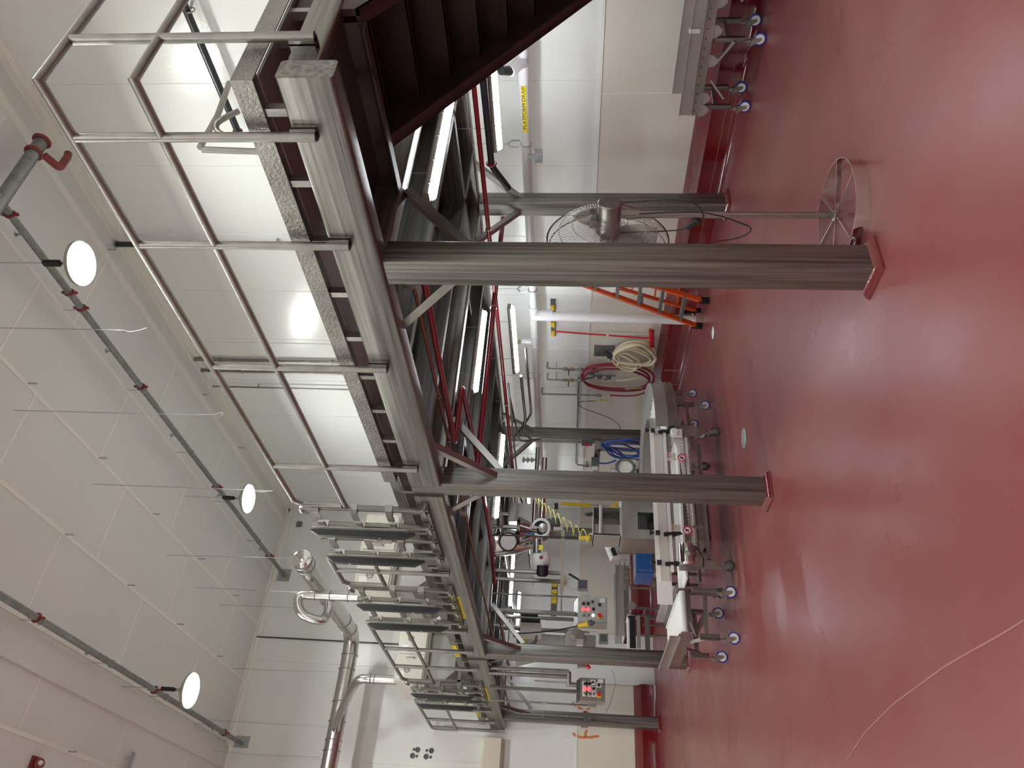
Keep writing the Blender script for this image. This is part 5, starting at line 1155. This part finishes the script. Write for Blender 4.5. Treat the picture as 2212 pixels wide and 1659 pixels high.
# tool holder with yellow clips, broom
def holder(lab, p, q, clips, x=WX - .001):
    t = thing('tool_holder', lab, 'tool rack', (x, (p.y + q.y) / 2, q.z), 'steel tool holders with yellow clips')
    MB().box(x - .02, x, min(p.y, q.y), max(p.y, q.y), q.z, p.z).build('rail', 'greybox', t)
    for c in clips: MB().box(x - .06, x - .02, c - .035, c + .035, q.z + .01, p.z - .005).cyl((x - .07, c - .03, q.z + .02), (x - .07, c + .03, q.z + .02), .014, 10).build('yellow_clip', 'yellow', t)
    return t
p = at(1189, 645, x=WX); q = at(1200, 723, x=WX)
holder('steel tool holder with three yellow clips on the wall behind the white downpipe', p, q, [at(1195, y_, x=WX).y for y_ in (660, 697, 716)])
t = thing('red_broom', 'red broom hanging upright on the wall from the tool holder', 'broom', at(1405, 726, x=7.68))
a = at(1201, 716, x=7.72); b = at(1403, 731, x=7.66)
MB().cyl(a, b, .014, 12).build('handle', 'red', t); MB().cyl(a.lerp(b, .54), a.lerp(b, .565), .016, 12).build('handle_sticker', 'labelwhite', t)
h0 = at(1408, 714, x=7.64); h1 = at(1408, 748, x=7.64)
MB().bar((7.64, h0.y, h0.z + .02), (7.64, h1.y, h1.z + .02), .08, .05, (0, 0, 1), .01).build('head', 'red', t); MB().bar((7.64, h0.y + .02, h0.z - .02), (7.64, h1.y - .02, h1.z - .02), .07, .04, (0, 0, 1)).build('bristles', 'redhose', t)
# yellow squeegee mop behind second column
t = thing('yellow_squeegee', 'yellow handled floor squeegee hanging on the wall left of the second big column', 'squeegee', at(1330, 1095, x=6.9))
for dy in (0,):
    a = at(1212, 1086, x=6.95); b = at(1276, 1091, x=6.95); c = at(1335, 1094, x=6.95)
    MB().cyl(a, b, .018, 12).cyl(a + Vector((0, .07, 0)), b + Vector((0, .07, 0)), .014, 12).build('handle', 'yellow', t); MB().cyl(b, c, .014, 12).build('shaft', 'sheet', t)
    MB().cyl(at(1317, 1093, x=6.95), c, .02, 12).bar(at(1331, 1080, x=6.93), at(1331, 1106, x=6.93), .05, .05).build('head', 'yellow', t)
MB().box(6.93, 6.99, at(1200, 1092, x=6.95).y - .03, at(1200, 1092, x=6.95).y + .12, at(1200, 1090, x=6.95).z - .05, at(1200, 1090, x=6.95).z + .02).build('holder', 'rubber', t)
# blue hose and its panel behind the far back column
t = thing('blue_hose', 'blue hose coiled on a steel rack between the far back column and second column', 'hose', at(1300, 960, x=6.6)); m = MB()
for loop in ([(1300, 958), (1340, 952), (1378, 957), (1384, 975), (1370, 984), (1335, 980), (1312, 968)], [(1306, 962), (1345, 960), (1376, 975), (1386, 990), (1360, 992), (1330, 985), (1315, 972)], [(1298, 962), (1318, 965), (1340, 978), (1346, 985), (1336, 989), (1318, 982), (1308, 970)],
    [(1310, 954), (1350, 953), (1385, 962), (1388, 982), (1355, 988), (1325, 975)], [(1300, 960), (1330, 968), (1384, 972), (1390, 950), (1350, 950)]):
    m.tube(spline([at(a_, b_, x=6.55 + random.uniform(-.05, .05)) for a_, b_ in loop], 6, True), .014, 8, True)
m.tube(spline([at(1292, 1000, x=6.6), at(1310, 1001, x=6.6), at(1330, 995, x=6.58), at(1342, 990, x=6.55)], 5), .014, 8); m.build('coil', 'blue', t)
t = thing('hose_rack', 'steel upright rack with a small blue labelled box holding the blue hose', 'rack', at(1293, 990, x=6.7))
a = at(1292, 956, x=6.72); b = at(1290, 1030, x=6.72)
MB().bar((6.72, a.y, a.z), (6.72, b.y + .6, a.z), .06, .10).bar((6.72, a.y + .2, a.z), (6.72, a.y + .2, 0), .06, .05, (0, 1, 0)).build('frame', 'steel', t)
c = at(1285, 1002, x=6.62); MB().box(6.56, 6.66, c.y - .16, c.y + .1, c.z - .06, c.z + .06).build('dosing_box', 'greybox', t); MB().box(6.555, 6.56, c.y - .02, c.y + .1, c.z - .055, c.z + .055).build('white_label', 'labelwhite', t)
for yy in (c.y - .06, c.y, c.y + .09): MB().cyl((6.61, yy, c.z + .06), (6.61, yy, c.z + .2), .008, 6).lathe((6.61, yy, c.z + .12), (0, 0, 1), [(.01, 0), (.025, .015), (.01, .03)], 8).build('fitting', 'zinc', t)
MB().tube(fillet([at(1245, 962, x=6.62), at(1246, 1004, x=6.62), at(1270, 1006, x=6.62), at(1275, 1006, x=6.62)], .05), .011, 8).build('pipe', 'pipe', t)
t = thing('cream_jug', 'white plastic jug on the rack left of the blue hose', 'jug', at(1320, 1014, x=6.5))
c = at(1325, 1015, x=6.5); MB().lathe((6.5, c.y + .1, c.z - .14), (0, 0, 1), [(.08, 0), (.085, .02), (.085, .17), (.03, .22), (.03, .25)], 20).build('body', 'white', t)
t = thing('band_sealer', 'tan machine head with a curved guard above the curved conveyor, beside the second column', 'machine', at(1350, 1010, y=9.9))
c = at(1350, 1010, y=9.9); MB().box(c.x - .10, c.x + .14, 9.9, 10.1, c.z - .16, c.z + .12).build('body', 'cream_box', t); MB().ring((c.x, 9.88, c.z), (0, 1, 0), .13, .02, 28, 6).build('guard', 'greybox', t)
MB().bar((c.x, 10.0, 0), (c.x, 10.0, c.z - .16), .05, .05, (0, 1, 0)).build('stand', 'steel_z', t)
# right-side tool strip above control box
p = at(1190, 1256, x=WX); c0 = at(1190, 1258, y=15.4); c1 = at(1203, 1335, y=15.4)
t = thing('tool_strip', 'steel tool strip with yellow clips on the end wall behind the pale control box', 'tool rack', (c0.x, EY, c1.z), 'steel tool holders with yellow clips')
e0 = at(1192, 1258, y=EY); e1 = at(1202, 1332, y=EY)
MB().box(e1.x, e0.x, EY - .02, EY - .001, e1.z, e0.z).build('rail', 'greybox', t)
for py in (1265, 1280, 1291, 1301):
    e = at(1197, py, y=EY); MB().box(e.x - .045, e.x + .045, EY - .07, EY - .02, e1.z + .01, e0.z - .01).build('yellow_clip', 'yellow', t)
e = at(1216, 1253, y=15.8); tag(MB().box(e.x - .07, e.x + .07, 15.86, 15.98, e.z - .03, e.z + .03).bar((e.x - .09, 15.9, e.z + .06), (e.x + .0, 15.9, e.z + .02), .02, .02).build('yellow_tool', 'yellow'), 'yellow plastic tool piece hanging below the valve frame near the tool strip', 'tool')
def bin_(lab, c, y, w_, h, knife):
    t = thing('wire_bin', lab, 'holder', (c.x, y, c.z), 'small steel boxes with wire hoops on the end wall')
    MB().box(c.x - w_ / 2, c.x + w_ / 2, y, y + .12, c.z - h / 2, c.z + h / 2).build('box', 'steel', t)
    MB().box(c.x - w_ / 2 + .02, c.x + w_ / 2 - .02, y - .003, y, c.z - h / 2 + .02, c.z + h / 2 - .02).build('front_mesh', 'greybox', t)
    MB().ring((c.x + .01, y + .02, c.z + h / 2 + .10), (0, 1, 0), .115, .005, 28, 5).build('wire_hoop', 'zinc', t)
    if knife: MB().bar((c.x + .08, y - .01, c.z + h / 2 - .02), (c.x + .20, y - .01, c.z + h / 2 + .18), .02, .04).build('brush_handle', 'rubber', t)
bin_('steel wire bin with a black handled brush on the wall panel behind the control box', at(1259, 1262, y=14.6), 14.6, .20, .20, True)
bin_('smaller steel wire bin with an empty hoop right of the third column', at(1304, 1378, y=14.6), 14.6, .17, .17, False)
c = at(1335, 1317, x=7.6); e = at(1330, 1325, y=15.9)
t = thing('paper_dispenser', 'small white dispenser on the cream end wall panel beside the control box', 'dispenser', (e.x, EY - .1, e.z))
MB().bar((e.x, EY - .07, e.z + .05), (e.x, EY - .07, e.z - .22), .28, .1, (0, 1, 0), .02).build('body', 'white', t); MB().cyl((e.x - .2, EY - .06, e.z - .1), (e.x + .25, EY - .06, e.z - .1), .05, 16).build('roll', 'labelwhite', t)
# orange spray marks on the end wall
def spray(lab, strokes):
    m = MB()
    for s in strokes:
        P = [at(a_, b_, y=EY - .0165) for a_, b_ in s]
        for i in range(len(P) - 1): m.bar(P[i], P[i + 1], .002, .05, (0, 1, 0)) if False else m.prof(P[i], P[i + 1], [(-.022, -.0005), (.022, -.0005), (.022, .0005), (-.022, .0005)], (0, 1, 0))
    tag(m.build('spray_mark', 'spray'), lab, 'paint mark', 'orange spray marks on the end wall')
spray('orange spray painted X on the end wall between third and fourth columns', [[(1236, 1518), (1246, 1526), (1260, 1534), (1276, 1543), (1287, 1549)], [(1287, 1519), (1275, 1528), (1263, 1538), (1250, 1549)]])
spray('orange spray painted arc with a stem on the end wall left of the fourth column', [[(1237, 1584), (1243, 1589), (1255, 1593), (1272, 1593), (1285, 1591), (1294, 1590)], [(1268, 1577), (1264, 1583), (1265, 1592)]])
spray('small orange spray mark just under the dark control box', [[(1263, 1509), (1268, 1513), (1276, 1513), (1281, 1509)]])
# hairline crack in the floor
m = MB(); P = [at(a_, b_, z=.0015) for a_, b_ in ((2211, 1340), (2160, 1372), (2100, 1405), (2040, 1440), (1985, 1480), (1930, 1520), (1870, 1580), (1830, 1640))]
for i in range(len(P) - 1): m.prof(P[i], P[i + 1], [(-.004, -.0005), (.004, -.0005), (.004, .0003), (-.004, .0003)])
S(m, 'trim_12', 'grout')
